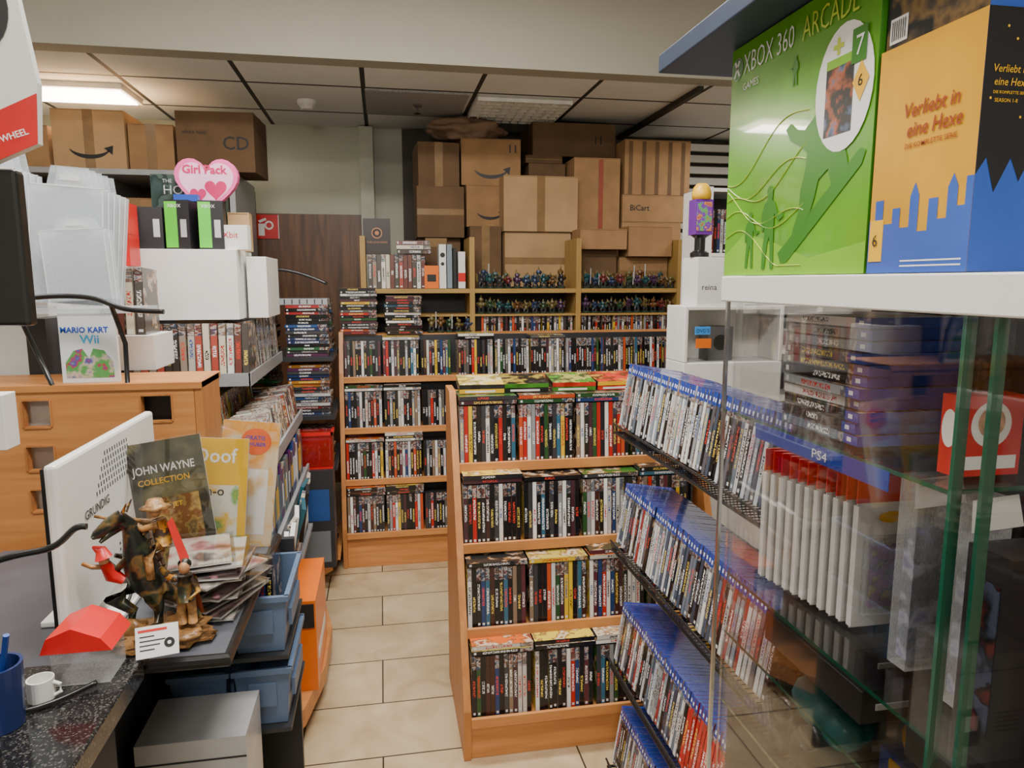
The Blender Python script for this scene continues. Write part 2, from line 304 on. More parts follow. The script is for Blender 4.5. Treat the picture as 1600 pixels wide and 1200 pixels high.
def case(kind,x,y,z,face=0,tilt=0,flat=False,group=None,label=None,lean=0,pri=0):
    M=Matrix.Translation((x,y,z))@Matrix.Rotation(math.radians(face),4,'Z')@Matrix.Rotation(math.radians(-tilt),4,'X')@Matrix.Rotation(math.radians(lean),4,'Y')
    if flat: M=M@Matrix.Rotation(math.pi/2,4,'Y')
    QD.append((pri,len(QD),kind,M,group,label))
def flush():
    QD.sort(key=lambda q:(q[0],q[1])); nd=0; bulk=[]
    for pri,i,kind,M,g,lab in QD:
        if kind=='dvd':
            nd+=1
            if nd>288: bulk.append(M); continue
        n={'blu':'game_case','blured':'game_case','game':'computer_game_case','cd':'disc_case','wide':'movie_box_set'}.get(kind,'movie_case')
        ob=bpy.data.objects.new(n,ME[kind]); ob.matrix_world=M; C.objects.link(ob); tag(ob,lab,'disc case',g)
    if bulk:
        src=ME['dvd']; vs=[];fs=[];mi=[];uvs=[];rn=[]
        su=[tuple(d.uv) for d in src.uv_layers[0].data]
        for M in bulk:
            o=len(vs); vs+=[tuple(M@v.co) for v in src.vertices]; r=R()
            for p in src.polygons:
                fs.append([o+k for k in p.vertices]); mi.append(p.material_index)
                for li in p.loop_indices: uvs+=list(su[li]); rn.append(r)
        me=bpy.data.meshes.new('movie_cases'); me.from_pydata(vs,[],fs)
        ms,mc,mb=ST['dvd']
        for m_ in (mb,ms,mc): me.materials.append(m_)
        me.attributes.new('rnd','FLOAT','CORNER'); me.uv_layers.new(name='UVMap')
        me.attributes['rnd'].data.foreach_set('value',rn); me.uv_layers['UVMap'].data.foreach_set('uv',uvs)
        for p,k in zip(me.polygons,mi): p.material_index=k
        me.update()
        ob=bpy.data.objects.new('movie_cases',me); C.objects.link(ob)
        tag(ob,'tight rows of movie cases on the back wooden display','disc cases',kind='stuff')
def row(kind,x0,x1,y,z,tilt,group,label,pri=0,flats=None,gap=.0004,flabel=None):
    th=STY[kind][0]; gw=.192; s=x0
    while s<x1-.05:
        e=min(s+gw-.004,x1); x=s+th/2; 
        while x+th/2<=e+.001:
            case(kind,x,y+U(0,.005),z,0,tilt+U(-.3,.3),group=group,label=label,pri=pri); x+=th+gap
        if flats and e-s>.18:
            zt=z+STY[kind][2]*math.cos(math.radians(tilt))+.0105; yt=y+STY[kind][2]*math.sin(math.radians(tilt))
            for i in range(flats()):
                case(kind,s+U(-.001,.002),yt+U(-.004,.004),zt+i*(th+.0005),0,0,True,group=group+' lying flat',label=flabel or label,pri=pri)
        s+=gw+.004
def gondola(x0,x1,lips,back,label,name):
    e=empty(name,((x0+x1)/2,(lips[-1][0]+back)/2,0),label,'display shelf')
    top=lips[0][1]+.20; b=.022
    prof=[(lips[-1][0]-.005,0)]+[(y-.012,z+.03) for y,z in lips[::-1]]+[(lips[0][0]+.07,top+.035),(back,top+.035),(back,0)]
    for sx in (x0-b,x1):
        MB().prism(prof,'x',sx,sx+b,ORZ).obj('side_panel',parent=e,bev=.002)
    MB().box(x0,x1,lips[-1][0]+.004,back,0.0,lips[-1][1]-.03,ORW).obj('plinth',parent=e,bev=.002)
    for y,z in lips:
        MB().box(x0,x1,y-.012,y+.165,z-.016,z-.001,ORW).box(x0,x1,y-.02,y-.008,z-.022,z+.010,ORW).obj('shelf',parent=e,bev=.0015)
    for y,z in lips:
        MB().box(x0,x1,y+.166,y+.176,z-.0,z+.21,DG).obj('backing',parent=e)
near=[(2.25,.857),(2.16,.618),(2.07,.378),(1.98,.135)]
gondola(.235,1.06,near,2.46,'beech wood stepped display unit with four full tiers','display_shelf')
for i,(y,z) in enumerate(near):
    row('dvd',.24,1.055,y,z+.002,4,'movie cases on the near wooden display','plastic movie case standing spine out on a beech shelf',pri=0,flats=lambda:random.choice([1,2,2,2]) if i else random.choice([1,2,2]),flabel='movie case lying flat on top of the standing row')
MB().box(.235,1.06,2.43,2.459,1.06,1.075,ORW).obj('shelf_board','narrow beech board across the top of the wooden display','shelf')
fc=[YEL,mat('cov_dark',(.02,.02,.02),.2,var=.9),mat('cov_green',(.05,.2,.02),.2,var=.8),mat('cov_red',(.5,.03,.015),.2,var=.8)]
pic=[picmat('cover_gold',[(.6,.4,.03),(.75,.55,.1),(.2,.15,.03),(.7,.6,.3)],14),picmat('cover_black',[K,(.03,.03,.03),(.4,.3,.05),K],14),picmat('cover_green_art',[(.02,.06,.01),(.1,.35,.03),(.02,.02,.02),(.4,.4,.1)],14),picmat('cover_red_art',[(.4,.03,.01),(.7,.3,.05),(.05,.02,.01),(.6,.05,.03)],14),picmat('cover_orange_art',[(.7,.35,.03),(.8,.6,.1),(.3,.05,.02),(.9,.7,.2)],14)]
for i in range(5):
    q=MB(); q.M=Matrix.Translation((.238+i*.158+U(0,.01),2.31,1.083))@Matrix.Rotation(math.radians(U(-3,3)),4,'Z')@Matrix.Rotation(math.radians(7),4,'X')
    for k in range(2): q.box(0,.15,0,.135,.0155*k,.0155*k+.0142,BLK,zp=pic[i],ym=fc[(i+k)%4])
    q.add([(.02,-.0004,.003),(.12,-.0004,.003),(.12,-.0004,.010),(.02,-.0004,.010)],[(0,1,2,3)],INKW)
    q.obj('movie_case','glossy movie case lying cover up on the display top','disc case',group='movie cases lying on top of the wooden display')
# ---------------------------------------------------------------- back wooden display
bk=[(3.72,.955),(3.66,.70),(3.60,.445),(3.55,.18)]
gondola(-.20,1.68,bk,4.02,'long beech display unit with full tiers against the bookcase','display_shelf')
for i,(y,z) in enumerate(bk):
    row('dvd',-.195,.36,y,z+.002,4,'movie cases on the back wooden display','plastic movie case standing spine out on a beech shelf',pri=1 if i else 1.5,flats=lambda:random.choice([1,2,2,3]) if i else random.choice([0,1,1]),flabel='movie case lying flat on top of the standing row')
row('dvd',.393,1.67,3.72,.957,4,'movie cases on the back wooden display','plastic movie case in the long back row',pri=2,flats=lambda:random.choice([0,1,1,2]))
MB().box(-.2,1.68,3.89,4.02,1.155,1.17,ORW).obj('shelf_board','narrow beech board behind the long row of cases','shelf')
def stack(kind,x,y,z,n,group,label,face=0,jit=.006,pri=0):
    th=STY[kind][0]
    for i in range(n):
        case(kind,x+U(-jit,jit),y+U(-jit,jit),z+th*(i+.5)+.0006*i,face+U(-3,3),0,True,group,label,pri=pri)
stack('dvd',-.215,3.87,1.172,17,'stacked movie cases','movie case in a tall pile on the display top',pri=.5)
stack('dvd',.02,3.87,1.172,14,'stacked movie cases','movie case in a tall pile on the display top',pri=.5)
# ---------------------------------------------------------------- bookcase
def bookcase():
    e=empty('bookcase',(.84,4.2,0),'yellow oak bookcase with open compartments','bookcase')
    for x in (-.11,.50,1.13,1.76): MB().box(x,x+.03,4.08,4.36,0,1.70,OAKZ).obj('side_panel',parent=e,bev=.002)
    for x0,x1 in ((-.08,.50),(.53,1.13),(1.16,1.76)):
        for z in (1.385,1.252,1.06):
            MB().box(x0,x1,4.085,4.36,z,z+(.025 if z>1.3 else .012),OAK).obj('shelf',parent=e)
        MB().box(x0,x1,4.35,4.36,0,1.38,DG).obj('backing',parent=e)
bookcase()
row('dvd',.54,1.12,4.1,1.064-.002,0,'movie cases in the bookcase','movie case standing in the oak bookcase',pri=3); row('dvd',1.17,1.75,4.1,1.062,0,'movie cases in the bookcase','movie case standing in the oak bookcase',pri=3)
x=-.07
while x<.24:
    case('wide',x+.012,4.13+U(0,.015),1.412,0,0,group='box sets on the bookcase',label='box set standing upright on the oak bookcase'); x+=.0248
stack('wide',.09,4.12,1.606,3,'box sets on the bookcase','box set lying flat on the row of box sets')
def pack(name,x0,x1,y0,y1,z0,z1,m,label,cat='box',txt=[],rot=0,bev=.0015,group=None,extra=None,**fm):
    q=MB()
    if rot: 
        c=Vector(((x0+x1)/2,(y0+y1)/2,z0)); q.M=Matrix.Translation(c)@Matrix.Rotation(math.radians(rot),4,'Z')@Matrix.Translation(-c)
    q.box(x0,x1,y0,y1,z0,z1,m,**fm)
    for (b,s,ox,oz,mt) in txt:
        o=Vector((x0+ox,y0,z0+oz)); q2=MB(); q2.text(b,s,(0,0,0),X_,Z_,mt,.0008)
        q.add([tuple(Vector(v)+o) for v in q2.v],q2.f,mt)
    if extra: extra(q)
    return q.obj(name,label,cat,group=group,bev=bev if not txt and not extra else 0)
COP=mat('copper_print',(.5,.2,.08),.4); DT=picmat('dark_teal_print',[(.01,.02,.02),(.03,.06,.055),(.01,.012,.012),(.05,.08,.07)],7)
pack('gift_box',-.09,.06,4.14,4.2,1.604,1.80,mat('brown_black',(.02,.012,.01),.35),'black brown gift box standing on the box sets',txt=[('THE LION KING',.016,.018,.06,COP)],extra=lambda q:q.disc((-.015,4.1395,1.72),.03,X_,Z_,COP).disc((-.015,4.139,1.72),.024,X_,Z_,INK).disc((-.015,4.1385,1.72),.012,X_,Z_,COP))
pack('movie_box_set',.33,.37,4.12,4.25,1.412,1.66,WHT,'tall white and grey box set on the bookcase','disc case',extra=lambda q:q.disc((.35,4.12,1.6),.014,X_,Z_,INK).disc((.35,4.12,1.55),.01,X_,Z_,INK))
pack('movie_box_set',.375,.405,4.12,4.25,1.412,1.66,mat('greyblue',(.2,.25,.3),.4),'tall grey box set on the bookcase','disc case')
pack('movie_box_set',.41,.43,4.12,4.25,1.412,1.64,INK,'slim black box set on the bookcase','disc case')
pack('movie_box_set',.44,.48,4.12,4.25,1.412,1.62,WHT,'white box set with red print on the bookcase','disc case',extra=lambda q:q.box(.44,.48,4.119,4.1195,1.45,1.5,RED))
pack('movie_box_set',.245,.325,4.10,4.118,1.412,1.54,ORG,'small orange box set leaning on the bookcase','disc case',extra=lambda q:q.box(.26,.31,4.0985,4.0995,1.45,1.49,INK))
def toy_mesh(i):
    q=MB(); random.seed(50+i)
    m,t,p=nt('toy_paint_%d'%i); oi=t.nodes.new('ShaderNodeObjectInfo'); 
    L(t,ramp(t,oi.outputs['Random'],[(.015,.035,.09),(.12,.045,.008),(.02,.05,.02),(.12,.015,.015),(.03,.03,.035),(.12,.09,.025),(.05,.015,.06),(.008,.06,.07),K]),p.inputs['Base Color']); p.inputs['Roughness'].default_value=.4
    ac=mat('toy_accent',(.18,.13,.04),.4)
    q.lathe([(.019,0),(.021,.002),(.021,.007),(.017,.009)],(0,0,0),mat('toy_base',(.02,.035,.02),.4),14)
    for s in (-1,1):
        q.tube([(s*.007,0,.008),(s*.010,-.002,.018),(s*.006,0,.03)],[.006,.005,.007],DG,6)
        q.tube([(s*.008,0,.044),(s*.016,-.006,.036+.01*(i%3)),(s*.019,-.012,.045+.006*i)],[.007,.006,.006],m,6)
        if i%2: q.add([(s*.004,.008,.045),(s*.022,.014,.072),(s*.022,.012,.04),(s*.014,.01,.028)],[(0,1,2,3),(3,2,1,0)],ac)
    q.ball((0,0,.037),(.013,.012,.015),m,8,.3); q.ball((0,-.003,.058),(.012,.012,.011),m,8,.4)
    q.tube([(0,.006,.064),(0,.012,.074),(0,.008,.082)],[.005,.004,.001],ac,6)
    if i==2: q.tube([(.018,-.012,.02),(.019,-.013,.09)],.0025,SILV,6)
    ob=q.obj('tmp',keep=True,smooth=False); me=ob.data; bpy.data.objects.remove(ob); return me
TM=[toy_mesh(i) for i in range(4)]; random.seed(11)
def toy(x,y,z,s=1,g='toy figures on the bookcase'):
    ob=bpy.data.objects.new('toy_figure',random.choice(TM)); ob.location=(x,y,z); ob.rotation_euler=(0,0,U(-.6,.6)); ob.scale=(s,s,s*U(.8,1.15)); C.objects.link(ob)
    tag(ob,'small painted collectible toy figure on a round base','toy figure',g)
for x0,x1 in ((.545,1.12),(1.175,1.75)):
    x=x0+.025
    while x<x1-.02: toy(x,4.114,1.4105,1.15); x+=.053
    x=x0+.05
    while x<x1-.03: toy(x,4.172,1.4105,1.45); x+=.066
    x=x0+.025
    while x<x1-.02: toy(x,4.114,1.2645,1.2); x+=.053
for i in range(5): toy(.27+i*.05,3.955,1.1705,1.15)
# ---------------------------------------------------------------- cardboard boxes
def cbox(x0,x1,y0,y1,z0,z1,m=CARD,label='brown cardboard box in the storage pile',tape='v',smile=False,txt=[],rot=0,stripes=False,flaps=False):
    q=MB(); c=Vector(((x0+x1)/2,(y0+y1)/2,z0)); q.M=Matrix.Translation(c)@Matrix.Rotation(math.radians(rot),4,'Z')@Matrix.Translation(-c)
    q.box(x0,x1,y0,y1,z0,z1,m); w=x1-x0; h=z1-z0; xm=(x0+x1)/2; ym=(y0+y1)/2
    q.box(x0-.001,x1+.001,ym-.03,ym+.03,z1,z1+.0008,TAPE)
    q.box(x0,x1,ym-.0015,ym+.0015,z1+.0008,z1+.0012,INK)
    if tape=='v': q.box(xm-.025,xm+.025,y0-.0008,y0,z0+h*.0,z1+.0008,TAPE)
    if tape=='h': q.box(x0,x1,y0-.0008,y0,z0+h*.44,z0+h*.56,TAPE)
    q.box(x0+.004,x1-.004,y0-.0005,y0,z1-.006,z1-.004,CARD3)
    if smile:
        n=12; cx=x0+w*.5; cz=z0+h*.40; r=w*.30
        up=[(cx+r*math.cos(t),cz+r*.45*math.sin(t)) for t in [math.pi*(1.12+.76*k/n) for k in range(n+1)]]
        dn=[(cx+r*math.cos(t)*.97,cz-.35*r*.09+r*.62*math.sin(t)) for t in [math.pi*(1.88-.76*k/n) for k in range(n+1)]]
        for k in range(n): a,b=up[k],up[k+1]; c2,d=dn[n-k-1],dn[n-k]; q.add([(a[0],y0-.001,a[1]),(b[0],y0-.001,b[1]),(c2[0],y0-.001,c2[1]),(d[0],y0-.001,d[1])],[(3,2,1,0)],INK)
        ex,ez=up[-1]; q.add([(ex-.03,y0-.001,ez+.005),(ex+.012,y0-.001,ez-.03),(ex+.018,y0-.001,ez+.02)],[(0,1,2)],INK)
    if stripes:
        for k in range(5): q.box(x0+w*(k+.3)/5,x0+w*(k+.6)/5,y0-.0006,y0,z0,z1-.01,CARD3)
    if flaps:
        q.add([(x0,y0,z1),(x1,y0,z1),(x1,y0-.03,z1+.05),(x0,y0-.03,z1+.05)],[(0,1,2,3),(3,2,1,0)],CARD2)
    for (b,s,ox,oz) in txt:
        q2=MB().text(b,s,(0,0,0),X_,Z_,INK,.0012,bold=.01); q.add([(v[0]+x0+ox,v[1]+y0,v[2]+z0+oz) for v in q2.v],q2.f,INK)
    q.obj('cardboard_box',label,'box')
e=empty('storage_counter',(.95,4.8,0),'plain wooden counter under the cardboard box pile','counter')
MB().box(.23,2.0,4.4,5.1,1.36,1.399,OAK).obj('countertop',parent=e); MB().box(.25,1.98,4.42,5.08,0,1.36,DG).obj('body',parent=e)
cbox(.24,.50,4.55,4.9,1.40,1.72,CARD3,tape='n'); cbox(.23,.52,4.5,4.95,1.722,2.03,CARD3,tape='h'); cbox(.235,.49,4.55,4.9,2.032,2.30,CARD3,tape='v',rot=3)  # left boxes take the darkest tone as painted-in shade
cbox(.27,.40,4.42,4.49,1.40,1.66,CARD3,tape='n',label='narrow shade-toned cardboard box leaning in the pile',flaps=True)
cbox(.55,.745,4.45,4.8,1.40,1.79,CARD3,tape='v'); cbox(.53,.83,4.55,4.95,1.792,2.05,CARD,smile=True,tape='n',label='cardboard shipping box with printed black smile arrow',rot=3)
cbox(.525,.90,4.57,5.0,2.052,2.335,CARD,smile=True,tape='n',label='cardboard shipping box with printed black smile arrow',txt=[('11',.07,.29,.20)],rot=-3)
cbox(.76,1.18,4.40,4.52,1.40,1.755,CARD2,tape='h'); cbox(.75,1.215,4.38,4.54,1.757,2.09,CARD2,tape='v',label='pale cardboard box taped down the middle')
cbox(.95,1.19,4.6,5.0,1.40,2.2,CARD3,tape='n'); cbox(.93,1.17,4.6,5.0,2.202,2.25,CARD3,tape='h')
cbox(1.22,1.51,4.45,4.85,1.40,1.75,CARD,tape='v'); cbox(1.21,1.51,4.45,4.9,1.752,2.22,CARD,tape='n',label='tall cardboard box with red printed tape')
MB().box(1.37,1.40,4.4485,4.4495,1.76,2.21,mat('red_tape',(.3,.07,.04),.4)).obj('warning_tape','strip of red printed tape on a tall carton','tape')
cbox(.98,1.53,4.62,5.05,2.252,2.46,CARD3,tape='n',txt=[('11',.07,.40,.08)],label='wide dark cardboard box at the top of the pile')
cbox(1.53,1.93,4.45,4.9,1.40,1.83,CARD,tape='n'); cbox(1.53,1.97,4.45,4.9,1.832,2.0,CARD,tape='n',txt=[('BiCart',.05,.05,.07)]); cbox(1.54,1.98,4.45,4.9,2.002,2.34,CARD,tape='n',stripes=True,label='cardboard box with brown tape stripes')
cbox(1.17,1.42,4.22,4.34,1.412,1.64,CARD3,tape='n',txt=[('BANANA',.05,.02,.05)],label='brown fruit carton in the bookcase'); cbox(1.44,1.75,4.22,4.34,1.412,1.60,CARD,tape='h')
cbox(1.17,1.46,4.15,4.34,1.642,1.76,CARD,tape='n'); cbox(1.47,1.75,4.16,4.33,1.602,1.78,CARD,tape='n',rot=2)
q=MB().ball((.56,4.70,2.410),(.24,.13,.07),mat('brown_fabric',(.26,.16,.10),.7,bump=.5,scale=9),40,.42,2.6); q.obj('storage_bag','crumpled brown wrapped bag on top of the boxes','bag',smooth=True)
e=empty('storage_shelf',(-1.5,4.6,0),'tall plain storage shelving against the back wall','shelf')
for x in (-2.3,-1.5,-.81): MB().box(x,x+.03,4.25,4.9,0,2.02,GRY).obj('upright',parent=e)
for z in (.3,.9,1.5,2.02): MB().box(-2.3,-.78,4.25,4.9,z,z+.029,GRY).obj('shelf',parent=e)
MB().box(-2.3,-.78,4.9,4.92,0,2.02,CARD3).obj('backing',parent=e)
cbox(-1.70,-1.34,4.3,4.7,2.051,2.36,CARD2,smile=True,tape='v',label='pale cardboard shipping box with printed smile arrow'); cbox(-1.33,-1.10,4.32,4.7,2.051,2.30,CARD,tape='v'); cbox(-1.98,-1.72,4.3,4.7,2.051,2.27,CARD,tape='v')
cbox(-2.28,-2.0,4.3,4.7,2.051,2.2,CARD2); cbox(-1.07,-.66,4.28,4.62,2.051,2.37,CARD3,tape='n',txt=[('CD',.1,.24,.12),('white label',.03,.03,.2)],label='wide brown carton printed with large CD letters',rot=-3)
cbox(-1.14,-.83,4.27,4.7,1.53,1.85,CARD); cbox(-1.46,-1.15,4.27,4.7,1.53,1.9,CARD); cbox(-2.2,-1.65,4.27,4.7,1.53,1.95,CARD2)
# ---------------------------------------------------------------- angled wire rack with blue cases
def rack():
    e=empty('wire_rack',(.75,1.45,0),'black wire rack with four tiers of blue game cases','display rack')
    y0,y1=1.05,1.86; tiers=[1.045,.705,.35,.025]; b=BLK
    for ti,z in enumerate(tiers):
        q=MB(); x=.632
        q.tube([(x,y0,z-.012),(x,y1,z-.012)],.004,b).tube([(x-.006,y0,z+.014),(x-.006,y1,z+.014)],.003,b).tube([(x+.165,y0,z-.016),(x+.165,y1,z-.016)],.004,b)
        n=54
        for i in range(n+1):
            yy=y0+(y1-y0)*i/n; q.tube([(x-.006,yy,z+.016),(x,yy,z-.012),(x+.165,yy,z-.016)],.0014,b,4)
        q.obj('wire_shelf',parent=e)
        for i in range(54):
            yy=y0+.01+(y1-y0-.02)*i/53.
            rd=(ti==2 and 8<=i<=22) or (ti==3 and 18<i<28)
            case('blured' if rd else 'blu',.640+U(0,.003),yy,z+.012,-90,9+U(-.4,.4),group='blue game cases on the wire rack',label='blue plastic game case with red spine in a black wire rack' if rd else 'blue plastic game case tilted back in a black wire rack')
    q=MB()
    for yy in (y0,y1): q.tube([(.86,yy,0),(.86,yy,1.15)],.01,b)
    q.tube([(.86,y0,1.15),(.86,y1,1.15)],.01,b).tube([(.86,y0,.05),(.86,y1,.05)],.01,b)
    for z in tiers:
        for yy in (y0,y1): q.tube([(.632,yy,z-.012),(.86,yy,z-.03)],.004,b)
    q.obj('frame',parent=e)
rack()
# ---------------------------------------------------------------- glass cabinet
def cabinet():
    e=empty('glass_cabinet',(.77,.68,0),'glass display cabinet with white top and green glass edges','display cabinet')
    x0,x1,y0,y1=.52,1.02,.30,1.02
    MB().box(x0-.006,x1,y0,y1+.006,1.42,1.458,WHT).obj('top_panel',parent=e,bev=.002)
    MB().box(x0,x1,y0,y1,0,.30,WHT).obj('base',parent=e)
    for nm,bx in (('glass_pane',(x0,x0+.004,y0,.56)),('glass_door',(x0+.008,x0+.012,.53,y1-.01)),('glass_pane',(x0,x1,y1-.005,y1-.001))):
        MB().box(*bx,.30,1.42,GLS).obj(nm,parent=e)
    for yy in (.528,.562): MB().box(x0+.001,x0+.0125,yy-.0022,yy+.0022,.30,1.42,GLE).obj('glass_edge',parent=e)
    MB().box(x0-.001,x0+.004,y1-.008,y1-.002,.30,1.42,CHR).obj('corner_post',parent=e)
    MB().box(x1-.01,x1,y0,y1,.30,1.42,DG).obj('side_panel',parent=e)
    MB().box(x0+.02,x1-.012,y1-.03,y1-.026,.30,.76,DG).obj('lower_shade_backing',parent=e)  # dark sheet added so the lower interior looks shaded
    for z,ya in ((.765,y0+.01),(.885,y0+.01),(.985,y0+.01),(1.245,.58)):
        MB().box(x0+.016,x1-.012,ya,y1-.012,z,z+.005,GLS,ym=GLE,xm=GLE).obj('glass_shelf',parent=e)
    q=MB().box(.5345,.5355,.66,.94,1.224,1.246,mat('strip_blue',(.02,.05,.32),.3)); q.text('PS4',.017,(.5345,.80,1.229),(0,-1,0),Z_,INKW,.001,sx=1.3); q.obj('reflection_strip',parent=e,label='blue strip standing in for a label reflected in the glass')  # modelled strip stands in for the rack label's reflection in the glass
cabinet()
GA='stacked game cases in the glass cabinet'
for i in range(11): case('blu',.567+U(-.003,.003),.925+U(-.004,.004),1.2585+.0142*i,-90+U(-3,3),0,True,GA,'blue and white game case stacked inside the glass cabinet')
pack('accessory_box',.73,.85,.62,.68,1.251,1.39,picmat('dark_pic',[K,(.05,.05,.06),K,(.25,.25,.25)],18),'dark accessory box standing in the glass cabinet')
pack('accessory_box',.80,.95,.76,.96,1.251,1.40,mat('navy_carton',(.02,.03,.07),.4),'navy accessory box standing in the glass cabinet')
pack('accessory_box',.74,.79,.77,.98,1.251,1.41,picmat('dark_pic2',[K,(.12,.02,.02),K,(.05,.06,.1)],18),'dark printed accessory box in the glass cabinet')
MB().box(.72,.98,.80,.98,.991,1.22,INK).obj('console_carton','tall black console carton at the cabinet back','box',bev=.002)
def blister(x0,y,z,h):
    q=MB(); 
    q.box(x0,x0+.10,y,y+.0012,z,z+h,PAPER); q.box(x0-.0006,x0+.1006,y-.0008,y+.002,z+h*.84,z+h+.001,RED); q.box(x0-.0008,x0+.002,y-.004,y+.006,z+.003,z+h*.82,WHT)
    q.box(x0+.012,x0+.088,y-.010,y-.001,z+.02,z+h*.62,FILM); q.box(x0+.022,x0+.078,y-.007,y-.002,z+.03,z+h*.56,picmat('card_art',[(.03,.03,.2),(.5,.4,.05),(.02,.02,.05),(.3,.05,.3)],30)); q.disc((x0+.05,y-.001,z+h*.74),.018,X_,Z_,YEL,.0005,ry=.008)
    q.obj('trading_card_pack','white and red trading card blister pack in the cabinet','card pack',group='hanging card packs')
for i in range(11): blister(.575+.003*i,.975-.0175*i,.991,.205)
def clear_pack(x,y,z,h,w=.05):
    MB().box(x,x+w,y,y+.03,z,z+h,FILM).box(x+.006,x+w-.006,y+.006,y+.024,z+.01,z+h*.72,picmat('violet_print',[(.01,.01,.05),(.10,.09,.3),(.4,.4,.55),(.02,.02,.06)],22)).add([(x-.008,y-.004,z+h*.86),(x+w+.008,y-.006,z+h*.88),(x+w+.004,y,z+h*1.02),(x-.004,y+.002,z+h)],[(0,1,2,3),(3,2,1,0)],PAPER).obj('card_sleeve_pack','clear pack with violet printed insert in the glass cabinet','card pack')
clear_pack(.60,.69,.991,.235); clear_pack(.60,.61,.991,.235,.045)
pack('console_carton',.69,.98,.60,.74,.991,1.16,INK,'black console carton in the glass cabinet')
pack('card_display',.555,.68,.52,.57,.991,1.20,INK,'black display box with dark print in the cabinet',extra=lambda q:q.box(.554,.555,.53,.56,1.02,1.17,picmat('dark_pic2',[K])))
pack('card_display',.62,.70,.46,.51,.991,1.22,mat('carton_maroon',(.10,.012,.012),.4),'dark red display box in the cabinet')
q=MB().box(.575,.65,.615,.64,1.251,1.335,RED); q.disc((.575,.6275,1.30),.010,(0,-1,0),Z_,INKW,.0008,ry=.02)
q.disc((.612,.615,1.305),.024,X_,Z_,INKW).disc((.612,.615,1.307),.016,X_,Z_,mat('sport_print',(.5,.3,.2),.4,var=.8,scale=60),.0008).box(.58,.645,.6145,.615,1.258,1.272,INKW); q.obj('card_display','red and white sports card display','box')
for k,(x,y,zz,w,d,h) in enumerate([(.585,.74,.891,.24,.23,.045),(.60,.76,.937,.2,.19,.04),(.60,.46,.891,.32,.22,.085)]):
    MB().box(x,x+w,y,y+d,zz,zz+h,BLK).box(x+.02,x+w-.02,y-.002,y,zz+h*.4,zz+h*.6,SILV).obj('game_console','black rounded game console in the glass cabinet','game console',bev=.018)
MB().box(.86,1.0,.72,.97,.771,.88,BLK).obj('game_console','black rounded game console in the glass cabinet','game console',bev=.02)
q=MB().ball((.655,.89,.812),(.05,.075,.036),TEAL,16).ball((.63,.83,.818),(.03,.03,.028),TEAL,12).tube([(.605,.86,.790),(.59,.86,.790)],.018,BLK,12).tube([(.605,.93,.790),(.59,.93,.790)],.018,BLK,12); q.obj('toy_vehicle','teal rounded toy car with black wheels in the cabinet','toy',smooth=True)
q=MB().box(.665,.775,.70,.80,.7705,.815,BLUE).ball((.72,.75,.84),(.05,.048,.033),YEL,16).ball((.69,.715,.845),(.022,.018,.024),YEL,12).box(.663,.68,.72,.78,.78,.81,YEL); q.obj('toy_set','yellow and blue toy on the lower cabinet shelf','toy',bev=.008)
